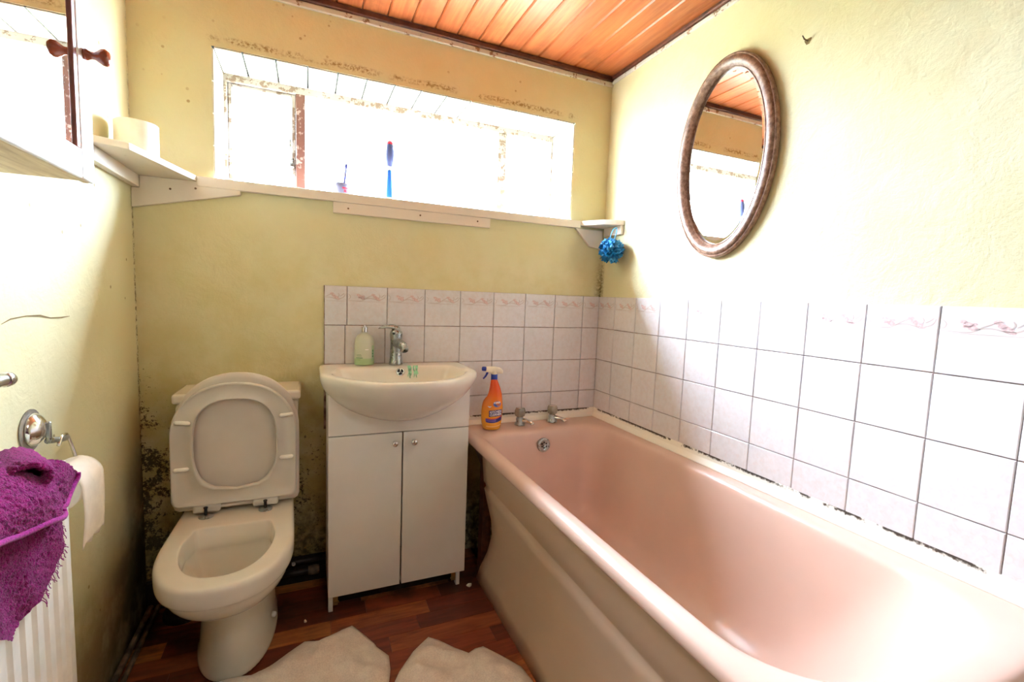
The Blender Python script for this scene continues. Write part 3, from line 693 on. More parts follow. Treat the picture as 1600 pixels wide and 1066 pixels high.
for u, v, ang in ((-.140, .292, -.12), (.146, .300, .10), (-.146, .145, .03), (.146, .158, 0.03)):
    m = MB(); du, dv = math.cos(ang)*.0165, math.sin(ang)*.0165
    rings = [[(p[0], p[1], p[2]) for p in place([(u+du*k+.0065*math.sin(PI*j/8-PI/2)*0, v+dv*k+.0058*math.cos(2*PI*j/10)*q) for j in range(10)], 0, ts, org2)] for k, q in ((-1, 1), (1, 1))]
    ring = []
    for k, q in ((-1.25, .35), (-1.1, .8), (-.9, 1), (.9, 1), (1.1, .8), (1.25, .35)):
        pts = []
        for j in range(10):
            a = 2*PI*j/10; base = place([(u+du*k, v+dv*k+.0068*q*math.cos(a))], .0150+.0068*q*math.sin(a), ts, org2)[0]; pts.append(base)
        ring.append(pts)
    m.loft(ring).build('buffer', M_buf, seat, smooth=True)
for u in (-.083, .083):                                            # hinges
    hg = MB().lathe([(.021, 0), (.021, .004), (.015, .0075), (.006, .009)], (u-.004, -.232-O0.y, .4055), (0, 0, 1), 20).build('hinge', M_dullchrome, toi, smooth=True, angle=.8)
    MB().lathe([(.0045, 0), (.0045, .02), (.006, .022), (.006, .026), (0, .028)], (u-.004, -.236-O0.y, .413), (0, 0, 1), 10).build('pin', M_black, hg, smooth=True)
    MB().box(u-.042, u+.034, -.226-O0.y, -.192-O0.y, .414, .442).build('knuckle', M_seat, hg, bevel=.008, seg=3, smooth=True, angle=.8)
MB().tube([(-.05, -.208-O0.y, .430), (.05, -.208-O0.y, .430)], .009, 12).build('hinge_rod', M_lidp, toi, smooth=True, angle=.8)
MB().lathe([(.009, 0), (.009, .008), (.006, .011), (0, .012)], (.101, -.31-O0.y, .085), (1, -.3, 0), 12).build('bolt_cap', M_seat, toi, smooth=True)

# ------------------------------------------------------------------ shelf under the window
sh = tag(empty('wall_shelf', (-.9, -.05, 1.48)), 'white painted shelf board running wall to wall under the window', 'shelf'); H0 = Vector(sh.location)
def hp(poly, axis, a, b2, name, mat=M_shelf, bev=.002):
    m = MB().prism(poly, axis, a, b2); m.v = [(v[0]-H0.x, v[1]-H0.y, v[2]-H0.z) for v in m.v]
    return m.build(name, mat, sh, bevel=bev, smooth=True, angle=.6)
hp([(wx0+.004, 0), (wx1-.004, 0), (wx1-.004, .195), (wx0+.004, .195)], 'z', 1.474, 1.491, 'sill_board')
hp([(-1.626, -.020), (-.142, -.020), (-.142, -.0005), (-1.626, -.0005)], 'z', 1.458, 1.4915, 'front_board')
hp([(XL+.001, -.40), (-1.712, -.352), (-1.627, -.018), (-1.627, -.001), (XL+.001, -.001)], 'z', 1.474, 1.492, 'corner_board')
hp([(-.141, -.021), (-.085, -.118), (-.002, -.158), (-.002, -.001), (-.141, -.001)], 'z', 1.468, 1.490, 'corner_board')
hp([(-1.203, 1.418), (-.583, 1.418), (-.583, 1.4575), (-1.203, 1.4575)], 'y', -.017, -.0005, 'batten')
hp([(-.42, 1.436), (0-.001, 1.436), (0-.001, 1.4735), (-.42, 1.4735)], 'x', XL+.0005, XL+.022, 'batten')
hp([(-.152, 1.428), (-.02, 1.428), (-.02, 1.4675), (-.152, 1.4675)], 'x', -.016, -.0005, 'batten')
hp([(XL+.001, 1.372), (-1.50, 1.444), (-1.50, 1.4575), (-1.60, 1.4735), (XL+.023, 1.4735), (XL+.023, 1.435), (XL+.001, 1.435)], 'y', -.017, -.0005, 'bracket')
hp([(-.165, 1.4575), (-.017, 1.4575), (-.017, 1.37), (-.085, 1.378)], 'y', -.015, -.0005, 'bracket')
m = MB()
for x, z in ((-1.15, 1.437), (-.88, 1.44), (-.64, 1.44), (-1.70, 1.44), (-1.63, 1.45)): MB().lathe([(.0035, 0), (.0035, .0012)], (x-H0.x, -.017-H0.y, z-H0.z), (0, -1, 0), 8).build('screw', M_nail, sh)

# things on the shelf
def paper_roll(name, c, r, h, axis, label):
    o = tag(empty(name, c), label, 'toilet roll')
    MB().lathe([(.02, 0), (r-.002, 0), (r, .002), (r, h-.002), (r-.002, h), (.02, h)], (0, 0, 0), axis, 40, 0, False, False).build('paper', M_paper, o, smooth=True, angle=.6)
    MB().lathe([(.0195, .002), (.0195, h-.002), (.0185, h-.002), (.0185, .002)], (0, 0, 0), axis, 24, 0, False, False).build('core', M_card, o, smooth=True, angle=.6)
    return o
paper_roll('toilet_roll', (-1.736, -.20, 1.4925), .0515, .090, (0, 0, 1), 'white toilet roll standing on the corner of the shelf')
br = tag(empty('bottle_brush', (-.987, .08, 1.4915)), 'blue handled brush standing upright on the window shelf', 'brush')
MB().lathe([(.015, 0), (.016, .003), (.015, .010)], n=18).build('base_ring', M_lblue, br, smooth=True, angle=.8)
MB().lathe([(.0135, .010), (.0135, .020)], n=18).build('band', M_gold, br, smooth=True, angle=.8)
MB().lathe([(.0155, .020), (.015, .035), (.0125, .08), (.010, .118), (.0095, .128)], n=18).build('handle', M_lblue, br, smooth=True, angle=.8)
MB().lathe([(.0075, .128), (.0075, .142)], n=14).build('neck', M_offw, br, smooth=True, angle=.8)
MB().lathe([(.0125, .142), (.017, .155), (.020, .178), (.0195, .200), (.0165, .222), (.0145, .227)], n=20).build('grip', M_slate, br, smooth=True, angle=.9)
MB().lathe([(.0135, .227), (.014, .233), (.0105, .241), (0, .246)], n=16).build('tip', M_redp, br, smooth=True)
tb_ = tag(empty('small_tub', (-1.172, .035, 1.4915)), 'small round white tub with red marks on the shelf', 'tub')
MB().lathe([(.027, 0), (.029, .003), (.030, .026), (.031, .027), (.031, .040), (.029, .043), (0, .044)], n=26).build('body', M_tub, tb_, smooth=True, angle=.8)
m = MB()
for a0, a1, z0, z1 in ((-1.5, -.4, .020, .0275), (-1.3, -1.0, .008, .018), (-.85, -.5, .008, .018)):
    pts = [(.0303*math.cos(a0+(a1-a0)*i/6), .0303*math.sin(a0+(a1-a0)*i/6), z) for z in (z0, z1) for i in range(7)]; MB().add(pts, [(i, i+1, i+8, i+7) for i in range(6)]).build('red_print', M_redp, tb_)
pk = tag(empty('interdental_brush', (-1.160, .10, 1.4915)), 'thin blue interdental brush upright behind the small white tub', 'brush')
MB().tube([(0, 0, 0), (.003, 0, .05), (.005, 0, .075), (.009, 0, .115)], [.0055, .0052, .0044, .0042], 8).build('handle', M_navy, pk, smooth=True)
MB().lathe([(.0042, 0), (.0062, .005), (.0062, .014), (.003, .022)], (.009, 0, .114), (.08, 0, 1), 10).build('head', M_navy, pk, smooth=True)

# bath puff hanging from the corner of the shelf
pf = tag(empty('bath_puff', (-.060, -.150, 1.352)), 'bright blue mesh bath puff hanging from the shelf corner', 'bath puff')
rp = random.Random(5); m = MB(); m2 = MB()
NP = 130
for k in range(NP):
    th = math.acos(1-2*(k+.5)/NP); ph = k*2.39996; d = Vector((math.sin(th)*math.cos(ph), math.sin(th)*math.sin(ph), math.cos(th)))
    u = d.orthogonal().normalized(); u.rotate(Matrix.Rotation(rp.uniform(0, 6), 3, d)); w = d.cross(u); R = rp.uniform(.036, .058); sp = rp.uniform(.004, .008); hw = rp.uniform(.008, .016)
    vs = []; n = 9
    for i in range(n):
        t = i/(n-1); a = math.sin(PI*t); p = d*(R*(a**.6))+u*sp*math.cos(PI*t)*(1.0+.5*a)
        for j in range(4):
            f = j/3*2-1; q = p+w*hw*f*(.35+.65*a)+d*.005*math.sin(5*f+k+5*t)*a+u*.0065*math.sin(4*t+4*f+k)
            q.x = min(q.x, .056); vs.append(q)
    (m if k % 9 else m2).add(vs, [(i*4+j, i*4+j+1, i*4+j+5, i*4+j+4) for i in range(n-1) for j in range(3)])
m.add([v for v in [(0, 0, .028), (.02, 0, 0), (0, .02, 0), (-.02, 0, 0), (0, -.02, 0), (0, 0, -.028)]], [(0, 1, 2), (0, 2, 3), (0, 3, 4), (0, 4, 1), (5, 2, 1), (5, 3, 2), (5, 4, 3), (5, 1, 4)])
q = m.build('ruffles', M_puff, pf, smooth=True); q['kind'] = 'stuff'; q = m2.build('pale_ruffles', M_puff2, pf, smooth=True); q['kind'] = 'stuff'
MB().tube(smoothpath([(0, 0, .02), (-.012, -.008, .06), (.0, -.008, .092), (.022, -.002, .10), (.016, -.006, .07), (.006, 0, .03)], 5), .0022, 7).build('loop', M_puff2, pf, smooth=True)

# ------------------------------------------------------------------ oval mirror
mi = tag(empty('oval_mirror', (0, -.690, 1.623)), 'oval mirror with chipped brown wooden frame on the bath wall', 'mirror')
A, Bv = .205, .330; N = 72
def oring(da, x): return [(x, (A+da)*math.cos(2*PI*i/N), (Bv+da)*math.sin(2*PI*i/N)) for i in range(N)]
MB().loft([oring(-.004, -.0015), oring(0, -.006), oring(0, -.018), oring(-.003, -.022), oring(-.006, -.0225), oring(-.008, -.020), oring(-.012, -.026), oring(-.022, -.029), oring(-.032, -.025), oring(-.039, -.018), oring(-.041, -.016), oring(-.043, -.018), oring(-.046, -.016), oring(-.047, -.006)], False, False).build('frame', M_mframe, mi, smooth=True, angle=1.0)
gl = MB().loft([oring(-.044, -.009), oring(-.058, -.0105)], False, False); gl.add(oring(-.058, -.0105), [tuple(range(N))]); gl.build('mirror_glass', M_mirror, mi)
MB().loft([oring(-.03, -.0015), oring(-.03, -.005)]).build('backing', M_card, mi)
nl = tag(empty('picture_nail', (0, -.951, 1.878)), 'rusty nail in a chipped hole on the wall beside the mirror', 'nail')
MB().tube([(.004, 0, 0), (-.014, .002, .004), (-.022, .003, .012)], [.0022, .002, .0014], 8).build('shank', M_nail, nl, smooth=True)
MB().add([(-.0012, .009*math.cos(a)*(1+.4*math.sin(3*a)), .011*math.sin(a)*(1+.3*math.cos(2*a))) for a in [2*PI*i/14 for i in range(14)]], [tuple(range(14))]).build('hole', M_skin, nl)

# ------------------------------------------------------------------ mirror cabinet
mc = tag(empty('mirror_cabinet', (-1.735, -1.03, 1.315)), 'white mirrored wall cabinet with a turned wooden knob', 'cabinet'); K0 = Vector(mc.location)
ky0, ky1, kz0, kz1 = -1.32, -.744, 1.315, 2.02
def kb(name, x0, x1, y0, y1, z0, z1, mat, bev=.002, par=None): return MB().box(x0-K0.x, x1-K0.x, y0-K0.y, y1-K0.y, z0-K0.z, z1-K0.z).build(name, mat, par or mc, bevel=bev, smooth=True, angle=.7)
kb('carcass', XL+.001, -1.680, ky0, ky1-.004, kz0+.003, kz1, M_cabwood)
fx = -1.660
dr = kb('door', -1.679, fx-.008, ky0, ky1, kz0, kz1, M_cabwood)
kb('stile', fx-.008, fx, ky1-.052, ky1, kz0, kz1, M_white, .003, dr); kb('stile', fx-.008, fx, ky0, ky0+.052, kz0, kz1, M_white, .003, dr)
kb('rail', fx-.008, fx, ky0+.052, ky1-.052, kz0, kz0+.052, M_white, .003, dr); kb('rail', fx-.008, fx, ky0+.052, ky1-.052, kz1-.05, kz1, M_white, .003, dr)
kb('bead', fx-.010, fx-.0015, ky1-.066, ky1-.0515, kz0+.052, kz1-.05, M_bead, .002, dr); kb('bead', fx-.010, fx-.0015, ky0+.0515, ky0+.066, kz0+.052, kz1-.05, M_bead, .002, dr)
kb('mirror_glass', fx-.0079, fx-.0055, ky0+.064, ky1-.064, kz0+.053, kz1-.051, M_mirror, 0, dr)
MB().lathe([(.009, 0), (.010, .004), (.008, .007), (.0062, .011), (.0066, .016), (.010, .021), (.0138, .027), (.0145, .032), (.011, .037), (0, .0385)], (fx-K0.x, ky1-.026-K0.y, 1.540-K0.z), (1, 0, 0), 22).build('knob', M_knobw, dr, smooth=True)

# ------------------------------------------------------------------ radiator, rail, paper holder
ra = tag(empty('radiator', (-1.745, -1.2, .185)), 'white fluted panel radiator under the purple towel', 'radiator'); D0 = Vector(ra.location)
ry0, ry1, rz0, rz1, rxf = -1.62, -.772, .185, .782, -1.710
pts = [(rxf-.012, ry1), (rxf-.003, ry1-.006), (rxf-.002, ry1-.022)]; y = ry1-.026
while y > ry0+.04:
    pts += [(rxf-.002, y), (rxf-.0065, y-.007), (rxf-.0065, y-.014), (rxf-.002, y-.021)]; y -= .0365
pts += [(rxf-.002, ry0+.01), (rxf-.012, ry0)]
rings = [[(px_-D0.x-dx, py_-D0.y, z-D0.z) for px_, py_ in pts] for z, dx in ((rz0, .009), (rz0+.012, .002), (rz0+.03, 0), (rz1-.03, 0), (rz1-.012, .002), (rz1, .009))]
MB().loft(rings, False, False, 0, False).build('front_panel', M_rad, ra, smooth=True, solid=.003, angle=.5)
def rb(name, x0, x1, y0, y1, z0, z1, bev=.002, par=None): return MB().box(x0-D0.x, x1-D0.x, y0-D0.y, y1-D0.y, z0-D0.z, z1-D0.z).build(name, M_rad, par or ra, bevel=bev, smooth=True, angle=.7)
rb('back_panel', -1.786, -1.776, ry0, ry1, rz0, rz1); rb('end_panel', -1.776, rxf-.012, ry1-.0025, ry1+.0005, rz0+.01, rz1+.004); rb('end_panel', -1.776, rxf-.012, ry0-.0005, ry0+.0025, rz0+.01, rz1+.004)
gr = rb('top_frame', -1.778, -1.770, ry0, ry1, rz1, rz1+.007, .001)
rb('top_frame', rxf-.012, rxf-.004, ry0, ry1, rz1-.001, rz1+.007, .001)
y = ry1-.004; slat = MB().box(-.0315, .0135, -.004, .004, -.0015, .0015).mesh('slat'); slat.materials.append(M_rad)
while y > ry0+.01: o = link('slat', slat, None, ra); o.location = (-1.736-D0.x, y-.004-D0.y, rz1+.004-D0.z); o.rotation_euler = (.35, 0, 0); y -= .0145
rl = tag(empty('towel_rail', (-1.752, -1.15, .962)), 'chrome towel rail end on the wall above the radiator', 'towel rail')
MB().tube([(0, .285, 0), (0, -.35, 0)], .0095, 16).build('bar', M_chrome, rl, smooth=True, angle=.8)
MB().lathe([(.0108, 0), (.0125, .003), (.0125, .012), (.010, .017), (0, .019)], (0, .283, 0), (0, 1, 0), 18).build('end_cap', M_chrome, rl, smooth=True, angle=1)
for yy in (.20, -.30): MB().tube([(0, yy, 0), (-.053, yy, 0)], [.008, .012], 12).build('wall_post', M_chrome, rl, smooth=True)
ho = tag(empty('paper_holder', (XL, -.672, .826)), 'rust-spotted chrome paper holder with suction disc on the wall', 'paper holder')
MB().lathe([(.043, .0005), (.043, .0025), (.040, .003)], (0, 0, 0), (1, 0, 0), 28).build('suction_pad', M_acryl, ho, smooth=True, angle=.8)
MB().lathe([(.034, .003), (.0345, .006), (.028, .014), (.018, .021), (.012, .024), (0, .025)], (0, .004, 0), (1, 0, 0), 28).build('disc', M_chrome, ho, smooth=True)
MB().box(.020, .030, .006, .014, -.030, .014).build('clip', M_dullchrome, ho, bevel=.003, smooth=True, angle=.7)
MB().tube([(.024, .008, -.026), (.026, .045, -.035), (.027, .075, -.040)], .0065, 10).build('arm', M_dullchrome, ho, smooth=True, angle=.8)
MB().tube(smoothpath([(.030, .034, -.045), (.030, .05, -.030), (.028, .070, -.030), (.027, .084, -.037), (.030, .092, -.060), (.038, .092, -.098), (.040, .088, -.108), (.040, .075, -.114), (.040, -.05, -.114)], 4), .0035, 8).build('wire', M_chrome, ho, smooth=True)
rc = (XL+.0455, -.592, .700)
ro = tag(empty('toilet_roll', rc), 'toilet roll with a hanging sheet on the wall holder beside the radiator', 'toilet roll')
MB().lathe([(.017, 0), (.0405, 0), (.042, .002), (.042, .108), (.0405, .110), (.017, .110)], (0, 0, 0), (0, -1, 0), 40, 0, False, False).build('paper', M_paper, ro, smooth=True, angle=.6)
MB().lathe([(.0168, .002), (.0168, .108), (.016, .108), (.016, .002)], (0, 0, 0), (0, -1, 0), 20, 0, False, False).build('core', M_card, ro, smooth=True, angle=.6)
m = MB(); rows_ = []
for i in range(26):
    t = i/25
    if t < .35: a = PI/2*(1-t/.35)*1.0; p = (.043*math.cos(a), .043*math.sin(a))
    else: s_ = (t-.35)/.65; p = (.043+.002*math.sin(4*s_)-.002*s_, -.125*s_)
    rows_.append([(p[0]+.0006*math.sin(9*j/8+i*.3), -.110*j/8, p[1]+(.006*math.sin(j*2.1)*(1 if i == 25 else 0))) for j in range(9)])
m.loft(rows_, False, False, 0, False).build('hanging_sheet', M_paper, ro, smooth=True, solid=.0006)

# ------------------------------------------------------------------ cloths
def fill(poly, step, rnd):
    n = len(poly); P = [Vector(p) for p in poly]; bpts = []
    for i in range(n):
        a, c = P[i], P[(i+1) % n]; k = max(1, int((c-a).length/step))
        bpts += [a.lerp(c, j/k) for j in range(k)]
    x0, x1 = min(p.x for p in bpts), max(p.x for p in bpts); y0, y1 = min(p.y for p in bpts), max(p.y for p in bpts)
    def inside(q):
        r = False
        for i in range(len(bpts)):
            a, c = bpts[i], bpts[i-1]
            if (a.y > q.y) != (c.y > q.y) and q.x < (c.x-a.x)*(q.y-a.y)/(c.y-a.y)+a.x: r = not r
        return r
    ins = []; yv = y0; r = 0
    while yv < y1:
        xv = x0+(step/2 if r % 2 else 0)
        while xv < x1:
            q = Vector((xv, yv))
            if inside(q) and min((q-b_).length for b_ in bpts) > step*.55: ins.append(q)
            xv += step
        yv += step*.87; r += 1
    nb = len(bpts)
    res = delaunay_2d_cdt(bpts+ins, [(i, (i+1) % nb) for i in range(nb)], [list(range(nb))], 1, 1e-6)
    return res[0], res[2], bpts
def edge_d(q, b_): return min((q-p).length for p in b_)
def floor_cloth(name, poly, seed, label, lift=None):
    poly = [(p[0], p[1]) for p in smoothpath([(a, c, 0) for a, c in poly+[poly[0]]], 1)][:-1]
    vs, fs, bp = fill(poly, .013, seed); V3 = []
    for p in vs:
        e = min(1, edge_d(p, bp)/.05)
        a = mnoise.noise(Vector((p.x*6+seed, p.y*6, 0))); c = mnoise.noise(Vector((p.x*17, p.y*17+seed, 3))); rdg = 1-abs(mnoise.noise(Vector((p.x*8+p.y*5+seed, p.y*6-p.x*3, 7))))*2.2
        h = .005+e*(.012+.020*a+.007*c+.024*max(0, rdg))+(lift(p) if lift else 0)
        V3.append((p.x, p.y, max(.0035, h)))
    m = MB().add(V3, [tuple(f) for f in fs])
    me = m.mesh(name); me.materials.append(M_beige); o = link(name, me, None, None, True)
    q = o.modifiers.new('solid', 'SOLIDIFY'); q.thickness = .004; q.offset = 1
    return tag(o, label, 'towel')
foot = Vector((-1.497, -.42))
floor_cloth('floor_towel', [(-1.64, -.60), (-1.60, -.505), (-1.55, -.492), (-1.497, -.492), (-1.44, -.485), (-1.395, -.45), (-1.345, -.405), (-1.30, -.372), (-1.262, -.385), (-1.155, -.348), (-1.118, -.415), (-1.098, -.456), (-1.092, -.475), (-1.062, -.525), (-1.066, -.58), (-1.085, -.66), (-1.08, -.85), (-1.15, -1.05), (-1.45, -1.1), (-1.66, -.95), (-1.66, -.75)], 2.0,
            'crumpled beige towel on the floor in front of the toilet', lambda p: .030*math.exp(-(((p-Vector((-1.497, -.50))).length)/.085)**2))
floor_cloth('floor_towel', [(-1.072, -.655), (-1.04, -.60), (-.985, -.535), (-.928, -.490), (-.90, -.515), (-.862, -.565), (-.826, -.603), (-.800, -.592), (-.774, -.592), (-.73, -.655), (-.695, -.71), (-.684, -.78), (-.686, -.95), (-.70, -1.1), (-.95, -1.15), (-1.06, -.95)], 9.0,
            'crumpled beige towel on the floor against the bath panel')

pt = tag(empty('purple_towel', (-1.70, -1.0, .79)), 'frayed purple terry towel draped over the radiator', 'towel'); U0 = Vector(pt.location)
def sheet(poly, xf, step=.011):
    vs, fs, bp = fill(poly, step, 0); return [(xf(p.x, p.y)-U0.x, p.x-U0.y, p.y-U0.z) for p in vs], [tuple(f) for f in fs]
def over(y, z, x0, back=.9):                      # bend over the radiator top
    t = max(0, z-.786)
    return x0-back*t*t*12-.10*t
m = MB()
fa = lambda y, z: over(y, z, -1.692)+.005*math.sin(38*y+7*z)+.004*math.sin(60*(y+.4*z))
m.add(*sheet([(-.822, .795), (-.834, .755), (-.843, .72), (-.855, .685), (-.875, .655), (-.905, .628), (-.945, .612), (-.985, .603), (-1.012, .597), (-1.03, .60), (-1.07, .63), (-1.15, .68), (-1.27, .74), (-1.27, .83), (-.95, .825)], fa))
f1 = lambda y, z: over(y, z, -1.684, 1.0)+.005*math.sin(45*y-20*z)+.01*(z-.74)
P1 = [(-.800, .772), (-.803, .762), (-.825, .750), (-.852, .741), (-.884, .738), (-.93, .745), (-1.0, .77), (-1.02, .83), (-.955, .850), (-.90, .835), (-.85, .812)]
m.add(*sheet(P1, f1))
f2 = lambda y, z: over(y, z, -1.670, 1.1)+.007*math.sin(30*y+15*z)-.02*max(0, (y+.93)*8)
P2 = [(-.897, .742), (-.903, .733), (-.935, .738), (-.972, .748), (-1.03, .757), (-1.10, .775), (-1.27, .80), (-1.27, .90), (-1.05, .878), (-1.0, .862), (-.955, .832), (-.92, .79)]
m.add(*sheet(P2, f2))
# back fall behind the top and a rolled fold with an open end
f3 = lambda y, z: -1.735-.4*(z-.80)+.006*math.sin(40*y)
m.add(*sheet([(-.84, .80), (-.90, .84), (-.97, .858), (-1.05, .875), (-1.27, .895), (-1.27, .80)], f3, .014))
ax = Vector((.55, -.82, .12)).normalized(); uu = Vector((.8, .55, 0)).normalized(); vv = ax.cross(uu) if ax.cross(uu).z > 0 else -ax.cross(uu)
cen = Vector((-1.692, -.968, .822)); rs = []
for d, ra_, rb_ in ((-.11, .046, .036), (-.05, .042, .031), (-.012, .038, .027), (.0, .035, .023), (.003, .029, .017), (-.004, .027, .0155), (-.04, .025, .014), (-.09, .022, .012)):
    rs.append([cen+ax*d+uu*ra_*math.cos(a)+vv*rb_*math.sin(a)*(1+.15*math.sin(2*a))-U0 for a in [2*PI*i/30 for i in range(30)]])
m.loft(rs, False, True)
tm = m.build('cloth', M_purple, pt, smooth=True)
dm = tm.modifiers.new('sub', 'SUBSURF'); dm.subdivision_type = 'SIMPLE'; dm.levels = dm.render_levels = 2
tx = bpy.data.textures.new('terry_loops', 'CLOUDS'); tx.noise_scale = .0055; tx.noise_depth = 1
dq = tm.modifiers.new('loops', 'DISPLACE'); dq.texture = tx; dq.strength = .0065; dq.texture_coords = 'LOCAL'; dq.mid_level = .3
def hem(pts, xf, w=.0045):
    q = MB(); path = smoothpath([(xf(y, z)+.003-U0.x, y-U0.y, z-U0.z) for y, z in pts], 5); rings = []
    for k, p in enumerate(path):
        d = (path[min(k+1, len(path)-1)]-path[max(k-1, 0)]).normalized(); n_ = Vector((1, 0, 0)); b_ = d.cross(n_).normalized(); b_ = b_ if b_.z > 0 else -b_
        rings.append([p+n_*.004*math.cos(a)+b_*(w*math.sin(a)+w*.6) for a in [2*PI*i/10 for i in range(10)]])
    q.loft(rings); return q.build('hem', M_hem, pt, smooth=True)
hem(P1[0:6], f1); hem(P2[0:7], f2)
m = MB(); rf = random.Random(3)
for k in range(46):
    t = k/45; path = [(-.834, .755), (-.843, .72), (-.855, .685), (-.875, .655), (-.905, .628), (-.945, .612)]; q = t*(len(path)-1.001); i = int(q); f = q-i
    y = path[i][0]+(path[i+1][0]-path[i][0])*f; z = path[i][1]+(path[i+1][1]-path[i][1])*f; p = Vector((fa(y, z)-U0.x, y-U0.y, z-U0.z)); pp = [p]
    for s_ in range(4): p = p+Vector((rf.uniform(-.001, .002), rf.uniform(-.001, .0042), rf.uniform(-.006, -.0005))); pp.append(p)
    m.tube(pp, .0006, 4)
m.build('fringe', M_hem, pt)['kind'] = 'stuff'

# ------------------------------------------------------------------ spray bottle on the bath corner
sp = tag(empty('spray_bottle', (-.574, -.098, .5755)), 'orange kitchen cleaner spray bottle on the bath corner', 'bottle'); sp.rotation_euler.z = -.26
U = .000305; prof = [(950, 160, 372), (944, 148, 384), (930, 142, 392), (870, 130, 402), (800, 124, 410), (720, 123, 417), (650, 127, 420), (600, 136, 416), (560, 150, 412), (530, 170, 408), (500, 196, 404), (470, 210, 400), (420, 221, 388), (370, 229, 372), (320, 236, 352), (285, 241, 338), (258, 246, 326)]
def bprof(z):
    Z = [((950-p[0])*U, ((p[1]+p[2])/2-282)*U, (p[2]-p[1])/2*U) for p in prof]
    for (a, c1, h1), (b_, c2, h2) in zip(Z, Z[1:]):
        if a <= z <= b_: t = (z-a)/(b_-a); return c1+(c2-c1)*t, h1+(h2-h1)*t
    return Z[-1][1:]
def bdep(z): return .027 if z < .11 else .027-(z-.11)*.13
rings = []
for p in prof:
    z = (950-p[0])*U; c, h = bprof(z); d = bdep(z)*(.9 if z < .004 else 1); rings.append([(c+h*math.copysign(abs(math.cos(a))**.85, math.cos(a)), d*math.copysign(abs(math.sin(a))**.85, math.sin(a)), z) for a in [2*PI*i/36 for i in range(36)]])
bo = MB().loft(rings).build('body', M_orange, sp, smooth=True, angle=1.1)
MB().lathe([(.0135, .208), (.014, .210), (.014, .230), (.013, .232)], (.0012, 0, 0), (0, 0, 1), 24).build('collar', M_blue, sp, smooth=True, angle=.7)
m = MB(); hd = [(-.034, .012, .009, .251), (-.026, .0135, .011, .251), (-.012, .0145, .012, .250), (.004, .015, .013, .2485), (.018, .014, .0125, .2475), (.028, .012, .011, .246), (.035, .009, .008, .2425), (.0375, .006, .004, .2415)]
m.loft([[(x, w*.8*math.cos(a), zc+h*math.sin(a)) for a in [2*PI*i/16 for i in range(16)]] for x, h0, w, zc in hd for h in (h0,)])
m.lathe([(.0115, .231), (.0115, .245)], (.0012, 0, 0), (0, 0, 1), 20); m.build('trigger_head', M_offw, sp, smooth=True, angle=1.0)
MB().lathe([(.0085, 0), (.0095, .003), (.0095, .015), (.007, .018), (.003, .019)], (-.0335, 0, .2535), (-1, 0, .05), 16).build('nozzle', M_blue, sp, smooth=True, angle=.8)
MB().tube(smoothpath([(-.026, 0, .244), (-.030, 0, .233), (-.036, 0, .222), (-.045, 0, .212)], 4), [.005]*5+[.0042]*4+[.0035]*4, 10).build('trigger', M_blue, sp, smooth=True)
def onb(x, z, e=.0005):
    c, h = bprof(z); u = max(-.985, min(.985, (x-c)/h)); return (x, -bdep(z)*(1-abs(u)**2.35)**(1/2.35)-e, z)
def band(f0, f1, x0, x1, mat, name, n=22, e=.0005):
    m = MB(); vs = []
    for i in range(n+1):
        x = x0+(x1-x0)*i/n
        for j in range(4): vs.append(onb(x, f0(x)+(f1(x)-f0(x))*j/3, e))
    m.add(vs, [(i*4+j, i*4+j+1, i*4+j+5, i*4+j+4) for i in range(n) for j in range(3)]); return m.build(name, mat, bo)
cv = lambda x: 6.0*(x-.004)**2+.12*(x-.004)
band(lambda x: .030+cv(x)*1.0, lambda x: .046+cv(x)*1.2, -.030, .036, M_navy, 'label_band'); band(lambda x: .034+cv(x), lambda x: .045+cv(x)*1.25, -.032, .012, M_purp, 'label_band', e=.0008)
band(lambda x: .0455+cv(x)*1.2, lambda x: .049+cv(x)*1.25, -.026, .036, M_pred, 'label_band', e=.0009)
band(lambda x: .012+cv(x)*.8, lambda x: .016+cv(x)*.9, -.028, .034, M_gold, 'label_band', e=.0005)
DG = None
def text(body, size, x, z, mat, name, off=0.0, e=.001, slant=.09, xs=1.0, parent=None):
    cu = bpy.data.curves.new(name, 'FONT'); cu.body = body; cu.size = size; cu.align_x = 'CENTER'; cu.offset = off; cu.resolution_u = 2
    t = bpy.data.objects.new(name, cu); COL.objects.link(t); bpy.context.view_layer.update()
    me = bpy.data.meshes.new_from_object(t.evaluated_get(bpy.context.evaluated_depsgraph_get())); bpy.data.objects.remove(t); bpy.data.curves.remove(cu)
    for v in me.vertices:
        a, b_ = v.co.x*xs, v.co.y; v.co = Vector(onb(x+a, z+b_+slant*a, e))
    me.materials.clear(); me.materials.append(mat); o = link(name, me, None, parent or bo); return o
band(lambda x: .0575+.09*(x-.008), lambda x: .0845+.09*(x-.008), -.0185, .0365, M_navy, 'label_plate', e=.0006)
for tx_, zz in (('KITCHEN', .0725), ('CLEANER', .0610)): text(tx_, .0135, .0095, zz, M_pwhite, 'lettering', .00035, .0013, .09, .86)
n = 20; m = MB(); cx_, cz_ = .0145, .1095; ring = [onb(cx_+.0165*math.cos(2*PI*i/n), cz_+.0125*math.sin(2*PI*i/n), .0007) for i in range(n)]; m.add(ring, [tuple(range(n))]); m.build('logo_badge', M_pblue, bo)
text('POWER', .0095, .0145, .1125, M_pwhite, 'lettering', .0004, .0013, .12, .82); text('FORCE', .0075, .0145, .1035, M_navy, 'lettering', .0003, .0013, .1, .82)
m = MB(); m.add([onb(-.0165+x*.009, .0985+z*.005, .0008) for x, z in ((-1, .6), (-.2, .3), (0, .6), (.2, .3), (1, .6), (.5, -.3), (0, -.9), (-.5, -.3))], [tuple(range(8))]); m.build('emblem', M_pwhite, bo)

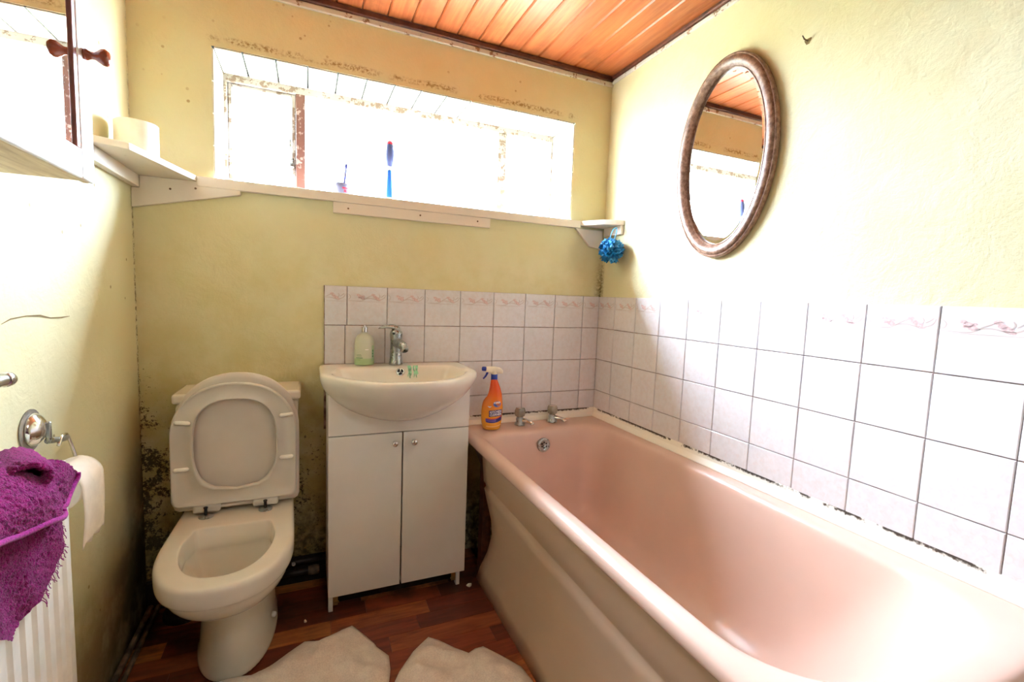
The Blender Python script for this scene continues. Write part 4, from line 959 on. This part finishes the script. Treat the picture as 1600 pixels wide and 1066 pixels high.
# ------------------------------------------------------------------ pipes, scraps, added fill lamp
pp = MB().tube([(-1.790, -.02, .014), (-1.790, -1.7, .014)], .0085, 10).build('heating_pipe', M_copper, smooth=True, angle=.8); tag(pp, 'dirty pipe on the floor along the left wall, nearer the wall', 'pipe')
pp = MB().tube([(-1.768, -.02, .012), (-1.768, -1.7, .012)], .0075, 10).build('heating_pipe', M_copper, smooth=True, angle=.8); tag(pp, 'dirty pipe on the floor along the left wall, nearer the toilet', 'pipe')
wp = tag(empty('water_pipe', (-1.30, -.035, .08)), 'grimy water pipes with a valve between toilet and cabinet', 'pipe')
MB().tube([(-.12, 0, .015), (.075, 0, .015)], .010, 12).build('pipe', M_dpipe, wp, smooth=True); MB().tube([(-.12, .004, -.03), (.075, .004, -.03)], .012, 12).build('pipe', M_dpipe, wp, smooth=True)
MB().lathe([(.016, -.02), (.018, -.01), (.018, .01), (.016, .02)], (.03, .004, -.03), (1, 0, 0), 14).build('coupling', M_copper, wp, smooth=True, angle=.7)
MB().tube([(-.04, -.002, .015), (-.04, -.022, .02)], .007, 10).build('valve', M_dullchrome, wp, smooth=True, angle=.7)
so = tag(empty('soil_pipe', (-1.685, -.08, 0)), 'black soil pipe collar low in the corner behind the toilet', 'pipe')
MB().lathe([(.056, 0), (.056, .02), (.048, .024), (.048, .115), (.053, .118), (.053, .135), (.045, .137)], n=26).build('collar', M_dpipe, so, smooth=True, angle=.8)
rs_ = random.Random(11)
for i, (x, y, lb) in enumerate([(-.712, -.262, 'white paper scrap on the floor beside the cabinet foot'), (-1.298, -.262, 'white paper scrap on the floor between toilet and cabinet'), (-1.70, -.40, 'white paper scrap on the floor left of the toilet foot')]):
    m = MB(); n = 7; r = .011 if i == 0 else .0055
    top = [(x+r*math.cos(2*PI*k/n)*rs_.uniform(.6, 1.2), y+r*.7*math.sin(2*PI*k/n)*rs_.uniform(.6, 1.2), .003+rs_.uniform(0, .006)) for k in range(n)]
    m.loft([[(a, b_, .0002) for a, b_, c in top], top]); tag(m.build('paper_scrap', M_paper), lb, 'paper scrap')
la = tag(empty('added_fill_lamp', (-.95, -2.25, CEIL)), 'added round fill lamp, unseen on the ceiling behind the viewer', 'lamp')  # added behind the camera as soft fill for the shaded side
MB().lathe([(.15, 0), (.15, -.02), (.14, -.025)], (0, 0, 0), (0, 0, 1), 32).build('base', M_white, la, smooth=True, angle=.8)
MB().lathe([(.138, -.025), (.13, -.05), (.10, -.07), (.05, -.08), (0, -.082)], (0, 0, 0), (0, 0, 1), 32, 0, False, False).build('shade', M_light, la, smooth=True)
ll = bpy.data.lights.new('added_fill_light', 'AREA'); ll.shape = 'DISK'; ll.size = .26; ll.energy = FILL_LAMP_W; ll.color = (1, .95, .88)
lo = bpy.data.objects.new('added_fill_light', ll); COL.objects.link(lo); lo.location = (0, 0, -.09); lo.parent = la
